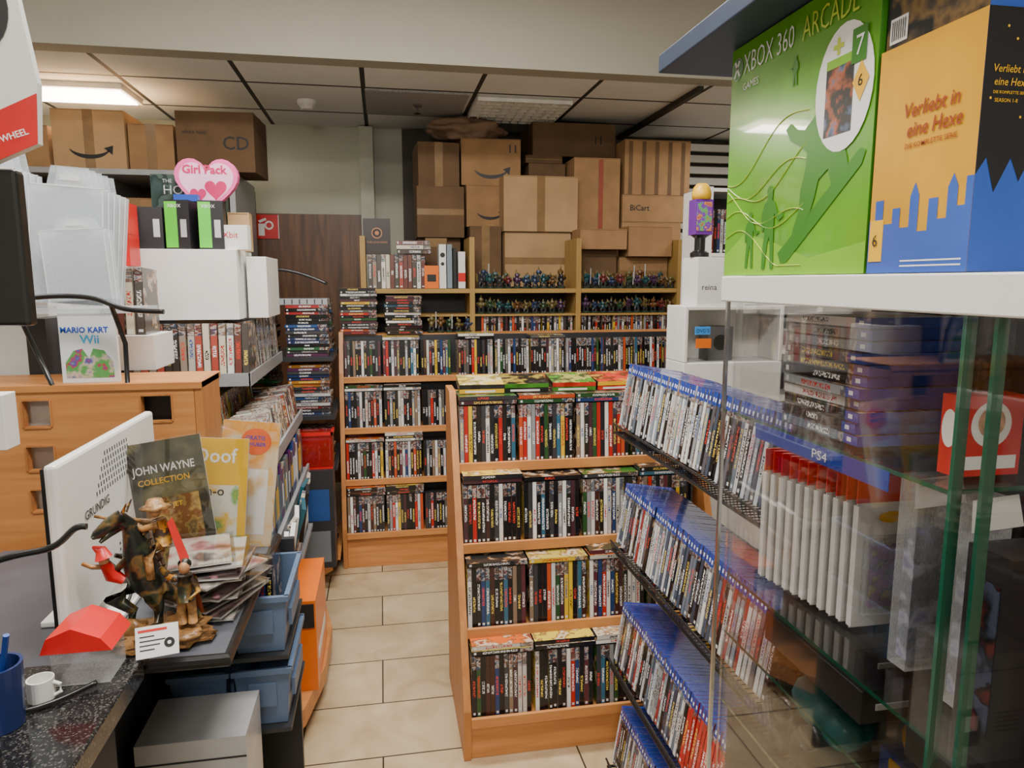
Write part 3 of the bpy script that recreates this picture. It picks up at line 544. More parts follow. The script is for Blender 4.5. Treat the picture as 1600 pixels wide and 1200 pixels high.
# ---------------------------------------------------------------- boxes on cabinet
def xbox():
    q=MB(); g1=mat('lime_green',(.12,.40,.010),.22,var=.3,scale=5,coat=.5); g2=mat('light_green',(.22,.52,.02),.3); g3=mat('deep_green',(.04,.22,.012),.3); ys=mat('yellow_green',(.55,.68,.05),.3)
    x,ya,yb,z0,z1=.52,1.03,.705,1.459,1.785
    q.box(x,x+.10,yb,ya,z0,z1,g1,ym=g3); o=(x,ya,z0); A=(0,-1,0)
    q.poly([(0,.03),(.06,.06),(.13,.045),(.22,.02),(.325,.035),(.325,0),(0,0)],o,A,Z_,g2,.0003)
    for k in range(6):
        pts=[]
        for j in range(26):
            s_=j/25; a=.004+.20*s_; b=.055+.017*k+.05*s_*(k%3-.8)+.020*math.sin(s_*6+k*.7)*(1-.3*s_)
            pts.append((x-.0008,ya-a,z0+max(.012,b)))
        q.tube(pts,.00055,ys,5)
    def sil(pts,s,ox,oz,m=g3): q.poly([(a*s+ox,b*s+oz) for a,b in pts],o,A,Z_,m,.0012)
    man=[(-.14,0),(-.06,0),(-.02,.30),(.02,.42),(.05,.28),(.07,0),(.15,0),(.13,.30),(.12,.50),(.12,.70),(.22,.60),(.33,.64),(.32,.69),(.22,.67),(.12,.84),(.06,.87),(.07,.93),(.07,1.0),(.03,1.05),(-.03,1.05),(-.07,1.0),(-.06,.92),(-.05,.87),(-.13,.83),(-.19,.66),(-.17,.48),(-.12,.50),(-.11,.62),(-.10,.45),(-.13,.25)]
    sil(man,.075,.075,.010); sil(man,.105,.125,.008); sil([(-a,b) for a,b in man[::-1]],.035,.17,.235)
    q.poly([(.150,.028),(.158,.015),(.172,.016),(.31,.118),(.316,.132),(.306,.136)],o,A,Z_,g3,.0009)
    q.poly([(.182,.053),(.198,.043),(.214,.066),(.226,.092),(.232,.112),(.250,.122),(.258,.104),(.272,.098),(.290,.112),(.283,.134),(.270,.156),(.268,.176),(.285,.186),(.300,.176),(.308,.182),(.300,.198),(.280,.208),(.258,.210),(.232,.200),(.215,.186),(.198,.176),(.180,.180),(.166,.190),(.156,.184),(.168,.168),(.190,.158),(.206,.148),(.204,.128),(.196,.104),(.194,.078)],o,A,Z_,g3,.001)
    q.disc((x,ya-.238,z0+.216),.020,A,Z_,g3,.0011)
    q.disc((x,ya-.27,z0+.208),.052,A,Z_,INKW,.0014,ry=.070)
    q.poly([(.238,.158),(.288,.158),(.288,.238),(.238,.238)],o,A,Z_,picmat('insert_cover',[(.02,.03,.05),(.1,.15,.25),(.4,.1,.03),(.02,.02,.02)],30),.0018)
    q.poly([(.238,.233),(.288,.233),(.288,.243),(.238,.243)],o,A,Z_,g2,.002)
    q.text('+',.035,(x,ya-.248,z0+.243),A,Z_,ys,.002,bold=.03)
    q.poly([(.283,.228),(.308,.228),(.308,.265),(.283,.265)],o,A,Z_,g3,.0022); q.text('7',.03,(x,ya-.289,z0+.236),A,Z_,INKW,.0026)
    q.poly([(.287,.208),(.301,.186),(.315,.208),(.301,.229)],o,A,Z_,YEL,.0022); q.text('6',.018,(x,ya-.2965,z0+.202),A,Z_,INK,.0026)
    q.text('XBOX 360',.040,(x,ya-.036,z0+.284),A,(0,0,1),INKW,.0012,sx=.70,bold=-.008); q.text('ARCADE',.040,(x,ya-.182,z0+.284),A,(0,0,1),ys,.0016,sx=.70,bold=-.008)
    q.text('GAMES',.014,(x,ya-.036,z0+.262),A,(0,0,1),INKW,.0012,sx=1)
    q.disc((x,ya-.018,z0+.296),.0155,A,Z_,SILV,.001); q.disc((x,ya-.018,z0+.296),.0145,A,Z_,g3,.0013)
    for s in (-1,1): q.poly([(.018-s*.009,.286),(.018-s*.005,.2845),(.018+s*.002,.297),(.018+s*.009,.306),(.018+s*.004,.308),(.018-s*.001,.300)],o,A,Z_,INKW,.0017)
    q.obj('console_box','lime green console carton with white round sticker on the cabinet','box')
xbox()
def hexe():
    q=MB(); bl=mat('box_blue',(.035,.11,.5),.25,coat=.3); yl=mat('box_yellow',(.72,.36,.008),.3,var=.3,scale=4,coat=.1); og=mat('title_orange',(.30,.045,.008),.4)
    x,ya,yb,z0,z1=.52,.70,.565,1.459,1.685
    q.box(x,x+.12,yb,ya,z0,z1,yl,ym=bl); A=(0,-1,0); o=(x,ya,z0)
    sk=[(0,0),(.135,0),(.135,.085),(.127,.085),(.127,.06),(.118,.06),(.118,.078),(.112,.09),(.106,.078),(.106,.05),(.095,.05),(.095,.07),(.083,.07),(.083,.04),(.07,.04),(.07,.075),(.064,.088),(.058,.075),(.058,.045),(.045,.045),(.045,.065),(.034,.065),(.034,.05),(.02,.05),(.02,.075),(.008,.075),(.008,.055),(0,.055)]
    q.poly(sk,o,A,Z_,bl,.0004)
    q.text('Verliebt in',.0200,(x,ya-.040,z0+.152),A,(.0,-.15,1),og,.001,sx=.85,bold=.012); q.text('eine Hexe',.0200,(x,ya-.046,z0+.133),A,(0,-.15,1),og,.001,sx=.85,bold=.012); q.text('DIE KOMPLETTE SERIE',.0068,(x,ya-.045,z0+.122),A,Z_,og,.001,bold=.01)
    q.box(x-.001,x,ya-.022,ya-.002,z0+.012,z0+.055,YEL); q.text('6',.018,(x,ya-.007,z0+.028),A,Z_,INK,.0018)
    for k in range(2): q.box(x-.0006,x,ya-.128,ya-.05,z0+.006+.005*k,z0+.0075+.005*k,INKW)
    q.poly([(0,.226),(.12,.226),(.12,.10),(.11,.07),(.1,.11),(.09,.06),(.08,.1),(.07,.075),(.06,.11),(.045,.08),(.035,.1),(.02,.07),(.01,.1),(0,.085)],(x,yb,z0),X_,Z_,INK,.0004)
    q.text('Verliebt in',.0095,(x+.008,yb,z0+.172),X_,(.15,0,1),YEL,.001,sx=.9); q.text('eine Hexe',.0095,(x+.010,yb,z0+.161),X_,(.15,0,1),YEL,.001,sx=.9); q.text('DIE KOMPLETTE SERIE',.0036,(x+.010,yb,z0+.154),X_,Z_,YEL,.001); q.text('SEASON 1-8',.0045,(x+.012,yb,z0+.147),X_,Z_,YEL,.001)
    q.disc((x+.045,yb,z0+.215),.005,X_,Z_,INKW,.001,ry=.0025)
    for k,(a,b) in enumerate(((.008,.15),(.02,.21),(.04,.135),(.075,.2),(.03,.2))): q.disc((x+a,yb,z0+b),.0012,X_,Z_,YEL,.001,8)
    q.obj('disc_box_set','yellow and blue disc box set with black dripping side','box')
    q=MB().box(.525,.64,.57,.70,1.686,1.78,picmat('dark_print',[K,(.06,.045,.03),(.2,.12,.04),K],18),ym=bl)
    q.poly([(.005,.005),(.03,.005),(.03,.03),(.005,.03)],(.525,.70,1.686),A,Z_,INKW,.0005)
    for k in range(7): q.poly([(.008+.003*k,.008),(.0092+.003*k,.008),(.0092+.003*k,.027),(.008+.003*k,.027)],(.525,.70,1.686),A,Z_,INK,.001)
    q.obj('disc_box_set','dark printed box set with barcode lying on top','box')
    MB().box(.455,1.0,.50,1.16,1.787,1.815,mat('navy_board',(.02,.038,.08),.5)).obj('shelf_board','dark navy board resting on top of the cartons','shelf',bev=.002)
hexe()
# ---------------------------------------------------------------- white unit behind the display
e=empty('white_display_unit',(1.33,2.5,0),'white display unit with glass front behind the wooden shelf','cabinet')
MB().box(1.10,1.50,2.47,2.64,0,1.15,WHT).obj('base',parent=e,bev=.004)
q=MB()
for a in ((1.10,1.115,2.47,2.64,1.15,1.36),(1.485,1.50,2.47,2.64,1.15,1.36),(1.115,1.485,2.47,2.64,1.345,1.36),(1.115,1.485,2.62,2.64,1.15,1.345)): q.box(*a,WHT)
q.obj('frame',parent=e,bev=.003); MB().box(1.115,1.485,2.475,2.479,1.15,1.345,GLS).obj('glass_pane',parent=e)
q=MB().box(1.14,1.20,2.465,2.469,1.255,1.285,mat('label_blue',(.05,.3,.8),.4)); q.text("DVD'S",.019,(1.144,2.465,1.263),X_,Z_,INK,.001); q.obj('price_label',parent=e,label='blue paper label')
MB().box(1.145,1.205,2.465,2.469,1.205,1.24,ORG).obj('price_label',parent=e,label='orange paper label')
MB().box(1.13,1.17,2.66,2.7,0,1.1,DG) 
MB().box(1.22,1.32,2.52,2.60,1.1505,1.28,mat('speaker_grey',(.12,.12,.13),.5)).disc((1.27,2.52,1.22),.03,X_,Z_,BLK,.001).obj('speaker','small grey speaker inside the white display unit','speaker')
q=MB().box(1.15,1.34,2.48,2.62,1.361,1.54,WHT); q.text('reina',.03,(1.165,2.48,1.42),X_,Z_,INK,.001); q.obj('appliance_box','white appliance carton on the display unit','box')
def disp():
    x=1.18; e=empty('toy_dispenser',(x,2.54,1.541),'yellow and purple toy capsule dispenser','toy dispenser')
    MB().lathe([(.035,0),(.035,.015),(.02,.025),(.02,.07),(.035,.08)],(x,2.54,1.541),BLK).obj('stand',parent=e)
    MB().box(x-.035,x+.035,2.51,2.57,1.622,1.75,mat('purple',(.15,.03,.3),.35)).box(x-.03,x+.03,2.508,2.51,1.635,1.74,picmat('printed_pic',[(.7,.4,.03),(.5,.05,.1),(.1,.5,.1),(.2,.05,.4)],30)).obj('body',parent=e,bev=.006)
    MB().lathe([(.034,0),(.036,.02),(.03,.045),(.018,.058),(.001,.06)],(x,2.54,1.751),YEL).obj('dome',parent=e,smooth=True)
disp()
e=empty('game_shelf',(1.7,3.1,0),'white shelf unit filled with green and red game cases','shelf')
for x in (1.42,1.98): MB().box(x,x+.02,2.98,3.25,0,1.86,WHT).obj('side_panel',parent=e)
for z in (.9,1.12,1.34,1.56,1.84): MB().box(1.44,1.98,2.98,3.25,z,z+.015,WHT).obj('shelf',parent=e)
MB().box(1.44,1.98,3.24,3.25,0,1.86,DG).obj('backing',parent=e)
for z in (1.136,1.356,1.576):
    x=1.45
    while x<1.66: case('game',x,3.0,z,group='game cases on the white shelf',label='coloured game case standing on a white shelf'); x+=.0152
q=MB()
for i in range(16): q.box(2.05,3.28,5.08,5.12,1.2+.08*i,1.25+.08*i,WHT)
q.box(2.6,2.63,5.075,5.125,1.2,2.45,WHT); q.obj('window_blind','pale horizontal slatted blind on the back wall','blind')
# ---------------------------------------------------------------- left metal rack
def lrack():
    e=empty('metal_rack',(-.75,2.8,0),'grey metal display rack with sloping disc shelves','display rack')
    MB().box(-.95,-.90,2.13,3.38,0,1.35,DG).obj('upright_panel',parent=e)
    MB().box(-.88,-.46,2.58,3.38,1.098,1.116,GRY).box(-.88,-.455,2.572,2.58,1.09,1.135,GRY).box(-.46,-.452,2.572,3.38,1.09,1.135,GRY).obj('shelf',parent=e)
    MB().box(-.90,-.37,2.13,3.25,.845,.86,GRY).box(-.37,-.36,2.13,3.25,.838,.885,GRY).obj('shelf',parent=e)
    MB().box(-.90,-.35,2.13,3.25,.605,.62,GRY).box(-.35,-.34,2.13,3.25,.598,.635,GRY).obj('shelf',parent=e)
    MB().box(-.90,-.33,2.13,3.20,.355,.37,GRY).obj('shelf',parent=e)
    pts=[(-.95,2.13),(-.55,1.95),(-.38,1.97),(-.27,2.15),(-.225,2.4),(-.222,2.7),(-.27,2.95),(-.40,3.05),(-.95,3.05)]
    MB().prism(pts,'z',.06,.12,ORW).obj('base',parent=e,bev=.01,label='rounded beech base board')
    MB().prism([(x-.05,y*.96+.09) for x,y in pts],'z',0,.06,DG).obj('plinth',parent=e)
    MB().prism([(-.88,3.12),(-.42,3.14),(-.33,3.3),(-.26,3.40),(-.88,3.40)],'z',.06,.12,ORW).obj('base',parent=e,bev=.01)
lrack()
g='box sets on the metal rack'
x=-.86
while x<-.47: case('wide',x+.012,2.585,1.1175,0,3+U(-1,1),group=g,label='clear wrapped box set standing on a grey metal shelf',lean=U(-1,1)); x+=.0252
y=2.73
while y<3.36: case('wide',-.464,y,1.1175,90,3+U(-1,1),group=g,label='clear wrapped box set standing on a grey metal shelf'); y+=.0248
y=2.15
while y<3.24: case('cd',-.375+U(-.006,.004),y,.862,90,10+U(-4,4),group='disc cases on the metal rack',label='pale disc case in a clear sleeve on the metal rack'); y+=.0114
y=2.15
while y<3.2: case('dvd',-.545,y,.862,90,6,group='disc cases on the metal rack',label='black movie case on the second row of the metal rack',pri=.8); y+=.022
CB=[mat('g1',(.02,.07,.25),.3),INK,mat('g2',(.16,.18,.2),.3),mat('g3',(.08,.015,.12),.3),WHT,mat('g4',(.01,.10,.14),.3),picmat('g5',[K,(.3,.15,.05),(.05,.08,.15),(.5,.45,.35)],16),picmat('g6',[(.02,.05,.12),(.5,.5,.5),(.05,.02,.02)],16)]
y=2.16
while y<3.15:
    w=random.choice([.03,.035,.04]); h=random.choice([.17,.19,.2]); m=random.choice(CB)
    q=MB().box(-.50,-.36,y,y+w-.003,.621,.621+h,m); q.box(-.36,-.3594,y+.006,y+w-.01,.66,.621+h*.7,random.choice([INKW,YEL,CB[2]])); q.obj('game_box','boxed computer game standing on the metal rack','box',group='boxed games on the metal rack')
    q=MB().box(-.48,-.345,y,y+w-.003,.371,.371+h*.9,random.choice(CB)); q.box(-.345,-.3444,y+.006,y+w-.01,.40,.40+h*.5,INKW); q.obj('game_box','boxed computer game standing on the metal rack','box',group='boxed games on the metal rack')
    y+=w
for k in range(9):
    y=2.18+.09*k; x=-.325+U(0,.02)
    q=MB(); q.M=Matrix.Translation((x,y,.64))@Matrix.Rotation(math.radians(U(8,18)),4,'Y')@Matrix.Rotation(math.radians(U(-8,8)),4,'Z')
    q.box(0,.014,-.065,.065,-.16,.03,random.choice(CB),xp=random.choice(CB)); q.box(.014,.0145,-.04,.04,-.1,-.08,INKW); q.obj('game_box','thin game case hooked on the rack edge','box',group='game cases hooked on the rack edge')
# loose cases lying in front of the upper disc tier and on the base
for k in range(7):
    q=MB(); q.M=Matrix.Translation((-.285+U(-.01,.01),2.68+.002*k,.123+.0155*k))@Matrix.Rotation(math.radians(U(-12,12)),4,'Z')
    q.box(-.04,.04,0,.16,0,.0145,random.choice(CB),ym=random.choice(CB)); q.add([(-.03,-.0004,.004),(.03,-.0004,.004),(.03,-.0004,.010),(-.03,-.0004,.010)],[(0,1,2,3)],INKW); q.obj('game_box','game case lying in a pile on the beech base','box',group='games piled on the rack base')
q=MB().box(-.325,-.235,2.25,2.62,.121,.43,ORG).box(-.235,-.2345,2.3,2.57,.2,.24,INKW).box(-.32,-.24,2.245,2.25,.34,.42,INK); q.obj('storage_crate','glossy orange storage crate on the rack base','crate')
pack('white_carton',-.84,-.49,2.63,2.93,1.318,1.56,WHT,'large plain white carton on top of the disc row'); pack('white_carton',-.48,-.41,2.75,3.05,1.318,1.54,WHT,'narrow white carton beside the larger one')
ga=mat('neon_green',(.1,.6,.03),.35)
for i,(x,r) in enumerate(((-.80,8),(-.70,-6),(-.60,5))):
    q=MB(); c=Vector((x+.03,2.70,1.561)); q.M=Matrix.Translation(c)@Matrix.Rotation(math.radians(r),4,'Z')
    q.box(-.045,.035,-.05,.042,0,.165 if i else .14,INK); 
    if i: q.box(-.045,-.005,-.051,-.05,.005,.16,ga).text('XBOX',.016,(-.035,-.051,.14),X_,Z_,INKW,.001)
    q.box(.005,.025,-.0508,-.05,.04,.1,SILV)
    q.obj('headset_box','black and green accessory box on the white carton','box')
pack('gift_box',-.80,-.55,2.80,2.86,1.561,1.83,DT,'dark teal box set standing on the white carton',txt=[('HOBBIT',.045,.04,.2,SILV),('THE',.018,.04,.24,SILV)])
pack('white_packet',-.545,-.45,2.655,2.69,1.561,1.645,WHT,'small white packet with red print',txt=[('Xbit',.03,.01,.04,RED)],rot=-8)
cbox(-.545,-.47,2.80,2.86,1.561,1.70,CARD2,tape='n',label='small tan cardboard box on the white carton')
pack('small_box',-.64,-.56,2.752,2.79,1.561,1.672,INK,'small black box carrying the pink heart package')
def heart():
    q=MB(); P=[]; 
    for k in range(40):
        t=2*math.pi*k/40; P.append((.0072*16*math.sin(t)**3*.95,.0072*(13*math.cos(t)-5*math.cos(2*t)-2*math.cos(3*t)-math.cos(4*t))))
    c=(-.600,1.795); y=2.753
    q.prism([(c[0]+a*.98,c[1]+b) for a,b in P][::-1],'y',y,y+.035,PNK); dp=mat('deep_pink',(.55,.02,.12),.3)
    q.poly([(a*.84,b*.84) for a,b in P][::-1],(c[0],y,c[1]),X_,Z_,PPK,.0006); q.poly([(a*.34+.03,b*.34-.02) for a,b in P][::-1],(c[0],y,c[1]),X_,Z_,dp,.001); q.poly([(a*.25-.03,b*.25-.04) for a,b in P][::-1],(c[0],y,c[1]),X_,Z_,dp,.0014)
    q.text('Girl Pack',.040,(c[0]-.08,y,c[1]+.035),X_,Z_,dp,.0016,bold=.03); q.obj('heart_shaped_box','pink heart shaped gift package standing on the cartons','gift box')
heart()
MB().box(-.70,-.62,2.70,2.735,1.727,1.75,BLUE).obj('small_box','small blue box on top of the accessory boxes','box')
pack('red_carton',-1.0,-.79,2.5,2.6,1.601,1.70,RED,'red carton with yellow print',txt=[('DRAGON BALL',.022,.05,.06,YEL)]); pack('red_carton',-.98,-.79,2.5,2.6,1.50,1.600,RED,'red carton with black print',txt=[('DRAGON BALL',.022,.03,.05,INK)])
MB().box(-1.20,-.96,2.3,2.66,0,1.499,WHT).box(-.96,-.80,2.45,2.55,1.36,1.499,WHT).obj('white_cupboard','tall white cupboard behind the clear cases','cupboard')
for i in range(3): case('wide',-.735+.027*i,2.2,1.30,0,2,group='box sets beside the clear cases',label='box set standing beside the clear plastic cases')
MB().box(-.78,-.64,2.17,2.36,1.2,1.298,PAPER).obj('paper_stack','stack of white paper sheets under the box sets','paper')
def clear(x0,x1,y,z0,z1,rot,n):
    for i in range(n):
        q=MB(); yy=y+i*.032; w=x1-x0; h=z1-z0
        q.M=Matrix.Translation((x0,yy,z0))@Matrix.Rotation(math.radians(rot+i*.6),4,'Y')
        q.prism([(0,0),(w,0),(w,h*.86),(w*.86,h*.86),(w*.8,h),(w*.3,h),(w*.24,h*.86),(0,h*.86)],'y',0,.003,FROST); q.prism([(0,0),(w,0),(w,h*.86),(0,h*.86)],'y',.02,.023,FROST)
        q.box(0,w,.003,.02,0,.003,FROST); q.box(0,.003,.003,.02,0,h*.86,FROST); q.box(w-.003,w,.003,.02,0,h*.86,FROST); q.box(w*.42,w*.68,-.002,0,h*.9,h*.94,INKW)
        for a in (0,w-.002): q.box(a,a+.002,-.0015,0,0,h*.86,INKW)
        q.box(0,w,-.0015,0,h*.855,h*.865,INKW)
        q.obj('plastic_case','translucent clear plastic carry case in a stack','plastic case',group='clear plastic carry cases')
clear(-.87,-.70,1.99,1.40,1.74,4,5)
clear(-1.02,-.88,2.0,1.40,1.78,0,4); clear(-.80,-.655,1.925,1.40,1.60,-3,2)
MB().box(-1.1,-.62,1.92,2.16,1.372,1.384,FROST).obj('clear_shelf','thin clear shelf holding the plastic carry cases','shelf')
# ---------------------------------------------------------------- orange board furniture
def board():
    e=empty('wooden_stand',(-.75,2.0,0),'orange beech stand with square cut openings','stand')
    holes=[(-.87,-.81,1.095,1.16),(-.87,-.81,.985,1.045),(-.87,-.81,.88,.935),(-.60,-.53,1.10,1.165)]
    xs=[-1.10,-.87,-.81,-.60,-.53,-.475]; zs=[0,.88,.935,.985,1.045,1.095,1.10,1.16,1.165,1.20]
    q=MB()
    for i in range(len(xs)-1):
        for k in range(len(zs)-1):
            cx=(xs[i]+xs[i+1])/2; cz=(zs[k]+zs[k+1])/2
            if any(h[0]<cx<h[1] and h[2]<cz<h[3] for h in holes): continue
            q.box(xs[i],xs[i+1],1.90,1.922,zs[k],zs[k+1],ORW)
    for h in holes:
        for a in ((h[0]-.004,h[0],h[2],h[3]),(h[1],h[1]+.004,h[2],h[3]),(h[0],h[1],h[2]-.004,h[2]),(h[0],h[1],h[3],h[3]+.004)): q.box(a[0],a[1],1.897,1.9,a[2],a[3],ORZ)
    q.obj('front_panel',parent=e)
    MB().box(-.475,-.455,1.90,2.10,0,1.20,ORZ).obj('side_panel',parent=e,bev=.003)
    MB().box(-1.10,-.455,1.895,2.12,1.1805,1.1995,ORW).obj('top_panel',parent=e,bev=.002)
    for i,h in enumerate(holes): MB().box(h[0]-.02,h[1]+.02,1.945,1.965,h[2]-.02,h[3]+.02,PAPER if i<3 else DG).obj('insert',parent=e)
board()
q=MB(); q.box(-.785,-.655,1.925,1.94,1.2,1.39,WHT,ym=mat('cover_white',(.75,.78,.82),.25,var=.04)); kb=mat('kart_blue',(.02,.08,.5),.3)
q.text('MARIO KART',.0195,(-.782,1.925,1.325),X_,Z_,kb,.001,sx=.95,bold=.03); q.text('Wii',.03,(-.738,1.925,1.298),X_,Z_,mat('wii_cyan',(.05,.4,.75),.3),.001,bold=.02); q.text('Wii',.02,(-.69,1.925,1.37),X_,Z_,mat('greyprint',(.3,.3,.32),.4),.001)
q.poly([(.01,.012),(.12,.012),(.12,.05),(.10,.08),(.075,.085),(.065,.06),(.05,.085),(.03,.08),(.01,.05)],(-.785,1.925,1.2),X_,Z_,picmat('kart_pic',[(.5,.05,.04),(.05,.1,.4),(.6,.5,.4),(.1,.35,.1)],26),.0008); q.obj('game_case','white racing game case standing on the wooden stand','disc case')
def arc(pts,r=.006):
    P=[Vector(p) for p in pts]; out=[]
    for i in range(len(P)-1):
        a=P[max(i-1,0)];b=P[i];c=P[i+1];d=P[min(i+2,len(P)-1)]
        for s in range(6):
            t=s/6; out.append(.5*((2*b)+(c-a)*t+(2*a-5*b+4*c-d)*t*t+(3*b-a-3*c+d)*t**3))
    out.append(P[-1]); return MB().tube([tuple(o) for o in out],r,BLK,8)
q=arc([(-.87,1.86,1.40),(-.78,1.85,1.415),(-.68,1.85,1.412),(-.60,1.84,1.385),(-.515,1.84,1.378)]); q.tube([(-.85,1.86,1.40),(-.80,1.90,1.1995)],.006,BLK).tube([(-.64,1.86,1.40),(-.62,1.88,1.30),(-.63,1.905,1.1995)],.006,BLK); q.obj('tubular_frame','black curved metal tube arm above the wooden stand','metal frame',smooth=True)
arc([(-.62,1.0,1.05),(-.5,1.0,1.088),(-.44,1.0,1.10),(-.41,1.0,1.124),(-.395,1.0,1.126)],.0045).tube([(-.62,1.0,1.05),(-.62,1.0,.842)],.0045,BLK).obj('hook_arm','thin black curved metal arm over the granite counter','metal frame',smooth=True)
arc([(-.70,.98,.845),(-.60,1.02,.848),(-.50,1.05,.845),(-.44,1.10,.848)],.004).obj('glasses_arm','thin black curved arm lying on the granite counter','glasses',smooth=True)
# ---------------------------------------------------------------- granite counter and desk
m,t,p=nt('granite'); tc=t.nodes.new('ShaderNodeTexCoord'); v=t.nodes.new('ShaderNodeTexVoronoi'); v.inputs['Scale'].default_value=420; L(t,tc.outputs['Object'],v.inputs[0]); 
bw=t.nodes.new('ShaderNodeSeparateColor'); L(t,v.outputs['Color'],bw.inputs[0]); L(t,ramp(t,bw.outputs[0],[(.008,.008,.01),(.018,.018,.02),(.01,.01,.01),(.03,.03,.03),(.012,.012,.012),(.012,.012,.012),(.08,.075,.07)]),p.inputs['Base Color']); p.inputs['Roughness'].default_value=.12
GRAN=m
e=empty('sales_counter',(-.8,.7,0),'sales counter with polished black granite top','counter')
MB().box(-1.3,-.40,.2,1.185,.80,.84,GRAN).obj('countertop',parent=e,bev=.004); MB().box(-1.28,-.44,.22,1.15,0,.80,DG).obj('body',parent=e)
e=empty('desk',(-.6,1.45,0),'dark grey desk shelf with rounded black edge','desk')
MB().box(-.90,-.275,1.205,1.80,.80,.82,mat('desk_grey',(.07,.075,.09),.4)).obj('desktop',parent=e,bev=.006); MB().tube([(-.9,1.205,.81),(-.275,1.205,.81),(-.275,1.80,.81)],.012,BLK,10).obj('edge_trim',parent=e)
MB().box(-.88,-.52,1.25,1.78,0,.80,DG).obj('body',parent=e)
def monitor():
    e=empty('monitor',(-.56,1.45,.82),'white flat monitor seen from its vented back','monitor')
    wp=mat('monitor_white',(.78,.77,.74),.35,var=.02); A=(0,1,0)
    MB().box(-.540,-.52,1.22,1.72,.862,1.158,wp).obj('back_cover',parent=e,bev=.006)
    q=MB(); 
    for r in range(6):
        for k in range(15-r): q.box(-.5202,-.5192,1.37+.013*k+.010*r,1.3725+.013*k+.010*r,1.062+.013*r,1.070+.013*r,DG)
    q.obj('vent_grille',parent=e)
    q=MB()
    for r in range(4):
        for k in range(12): q.box(-.5202,-.5192,1.46+.015*k,1.464+.015*k,.90+.012*r,.905+.012*r,DG)
    q.obj('vent_grille',parent=e)
    MB().text('GRUNDIG',.023,(-.5197,1.31,1.035),A,Z_,DG,.001,sx=1.1,bold=.01).obj('printed_logo',parent=e)
    MB().box(-.548,-.541,1.23,1.71,.87,1.15,BLK).obj('screen',parent=e)
    MB().box(-.56,-.53,1.40,1.48,.832,.90,wp).box(-.63,-.49,1.36,1.52,.8205,.832,wp).obj('stand',parent=e,bev=.003)
    arc([(-.52,1.50,.90),(-.50,1.48,.90),(-.495,1.45,.86),(-.50,1.40,.826)],.003).obj('cable',parent=e)
monitor()
def figurine():
    e=empty('figurine',(-.41,1.28,.82),'painted dark resin statue of a creature carrying riders','figurine')
    rock=mat('resin_rock',(.24,.12,.04),.35,var=.7,scale=45,bump=.4); gr=picmat('resin_dark',[(.015,.02,.012),(.03,.04,.02),(.14,.075,.02),(.01,.012,.01)],22,.28); tan=mat('resin_tan',(.30,.15,.05),.3,var=.7,scale=70,bump=.4); och=picmat('resin_gold',[(.5,.2,.02),(.2,.06,.01),(.55,.3,.05),(.05,.03,.02)],24,.3); skn=mat('resin_skin',(.45,.22,.1),.4)
    MB().ball((-.405,1.28,.832),(.085,.058,.018),rock,28,.6,3).ball((-.44,1.27,.845),(.022,.02,.022),rock,12,.6).ball((-.36,1.29,.847),(.028,.02,.022),rock,12,.6).ball((-.40,1.25,.84),(.02,.015,.014),rock,12,.6).obj('base',parent=e,smooth=True)
    q=MB(); x=-.425;y=1.28
    q.tube([(x+.022,y,.905),(x+.010,y-.003,.935),(x,y-.008,.975),(x-.002,y-.014,1.01),(x-.008,y-.018,1.04),(x-.022,y-.022,1.052)],[.020,.030,.027,.019,.013,.014],gr,12)
    q.tube([(x-.016,y-.02,1.054),(x-.034,y-.03,1.046),(x-.052,y-.04,1.032),(x-.058,y-.043,1.028)],[.015,.012,.008,.003],gr,10).tube([(x-.020,y-.02,1.040),(x-.036,y-.03,1.030),(x-.048,y-.038,1.018)],[.009,.007,.003],gr,8)
    for s,dx in ((-1,-.02),(1,.022)): q.tube([(x+dx*.5,y,.928),(x+dx*1.5-.012,y-.012,.905),(x+dx,y+.006,.875),(x+dx*1.1,y-.006,.852),(x+dx*1.2-.012,y-.016,.85)],[.019,.017,.009,.009,.006],gr,10)
    for s in (-1,1): q.tube([(x-.008,y+s*.022,.985),(x-.030,y+s*.026,.965),(x-.046,y+s*.016,.975)],[.009,.006,.004],gr,8)
    q.tube([(x+.02,y+.008,.915),(x+.05,y+.016,.892),(x+.08,y+.01,.868),(x+.098,y-.012,.858)],[.018,.012,.008,.002],gr,10)
    for k in range(9): q.tube([(x+.032-.004*k,y-.002*k,.925+.013*k),(x+.050-.004*k,y-.002*k,.934+.013*k)],[.006,.0008],och,5)
    for s in (-1,1): q.tube([(x-.014,y-.02+s*.008,1.062),(x-.004,y-.02+s*.014,1.082)],[.004,.0008],och,6)
    q.obj('creature',parent=e,smooth=True,label='dark scaly creature')
    q=MB(); x=-.385;z=.995
    q.tube([(x,y,z),(x-.002,y,z+.024),(x-.006,y,z+.046)],[.014,.016,.012],och,10).ball((x-.010,y-.002,z+.062),(.0105,.0105,.012),skn,10).lathe([(.026,0),(.016,.003),(.012,.014),(.001,.016)],(x-.010,y,z+.068),tan,14)
    for s in (-1,1): q.tube([(x-.004,y+s*.013,z+.040),(x-.026,y+s*.018,z+.036),(x-.054,y+s*.006,z+.046)],[.007,.006,.004],tan,8).tube([(x,y+s*.012,z),(x-.020,y+s*.026,z-.012),(x-.016,y+s*.028,z-.05),(x-.026,y+s*.028,z-.055)],[.010,.009,.007,.005],tan,8)
    q.add([(x+.012,y-.016,z+.044),(x+.012,y+.016,z+.044),(x+.034,y+.022,z-.035),(x+.034,y-.022,z-.035)],[(0,1,2,3),(3,2,1,0)],RED)
    q.tube([(x-.034,y-.01,z+.042),(x-.10,y-.02,z+.064)],.0025,tan,6).obj('rider',parent=e,smooth=True,label='gold and brown clad rider')
    q=MB(); x=-.350;z=.855;yy=y-.015
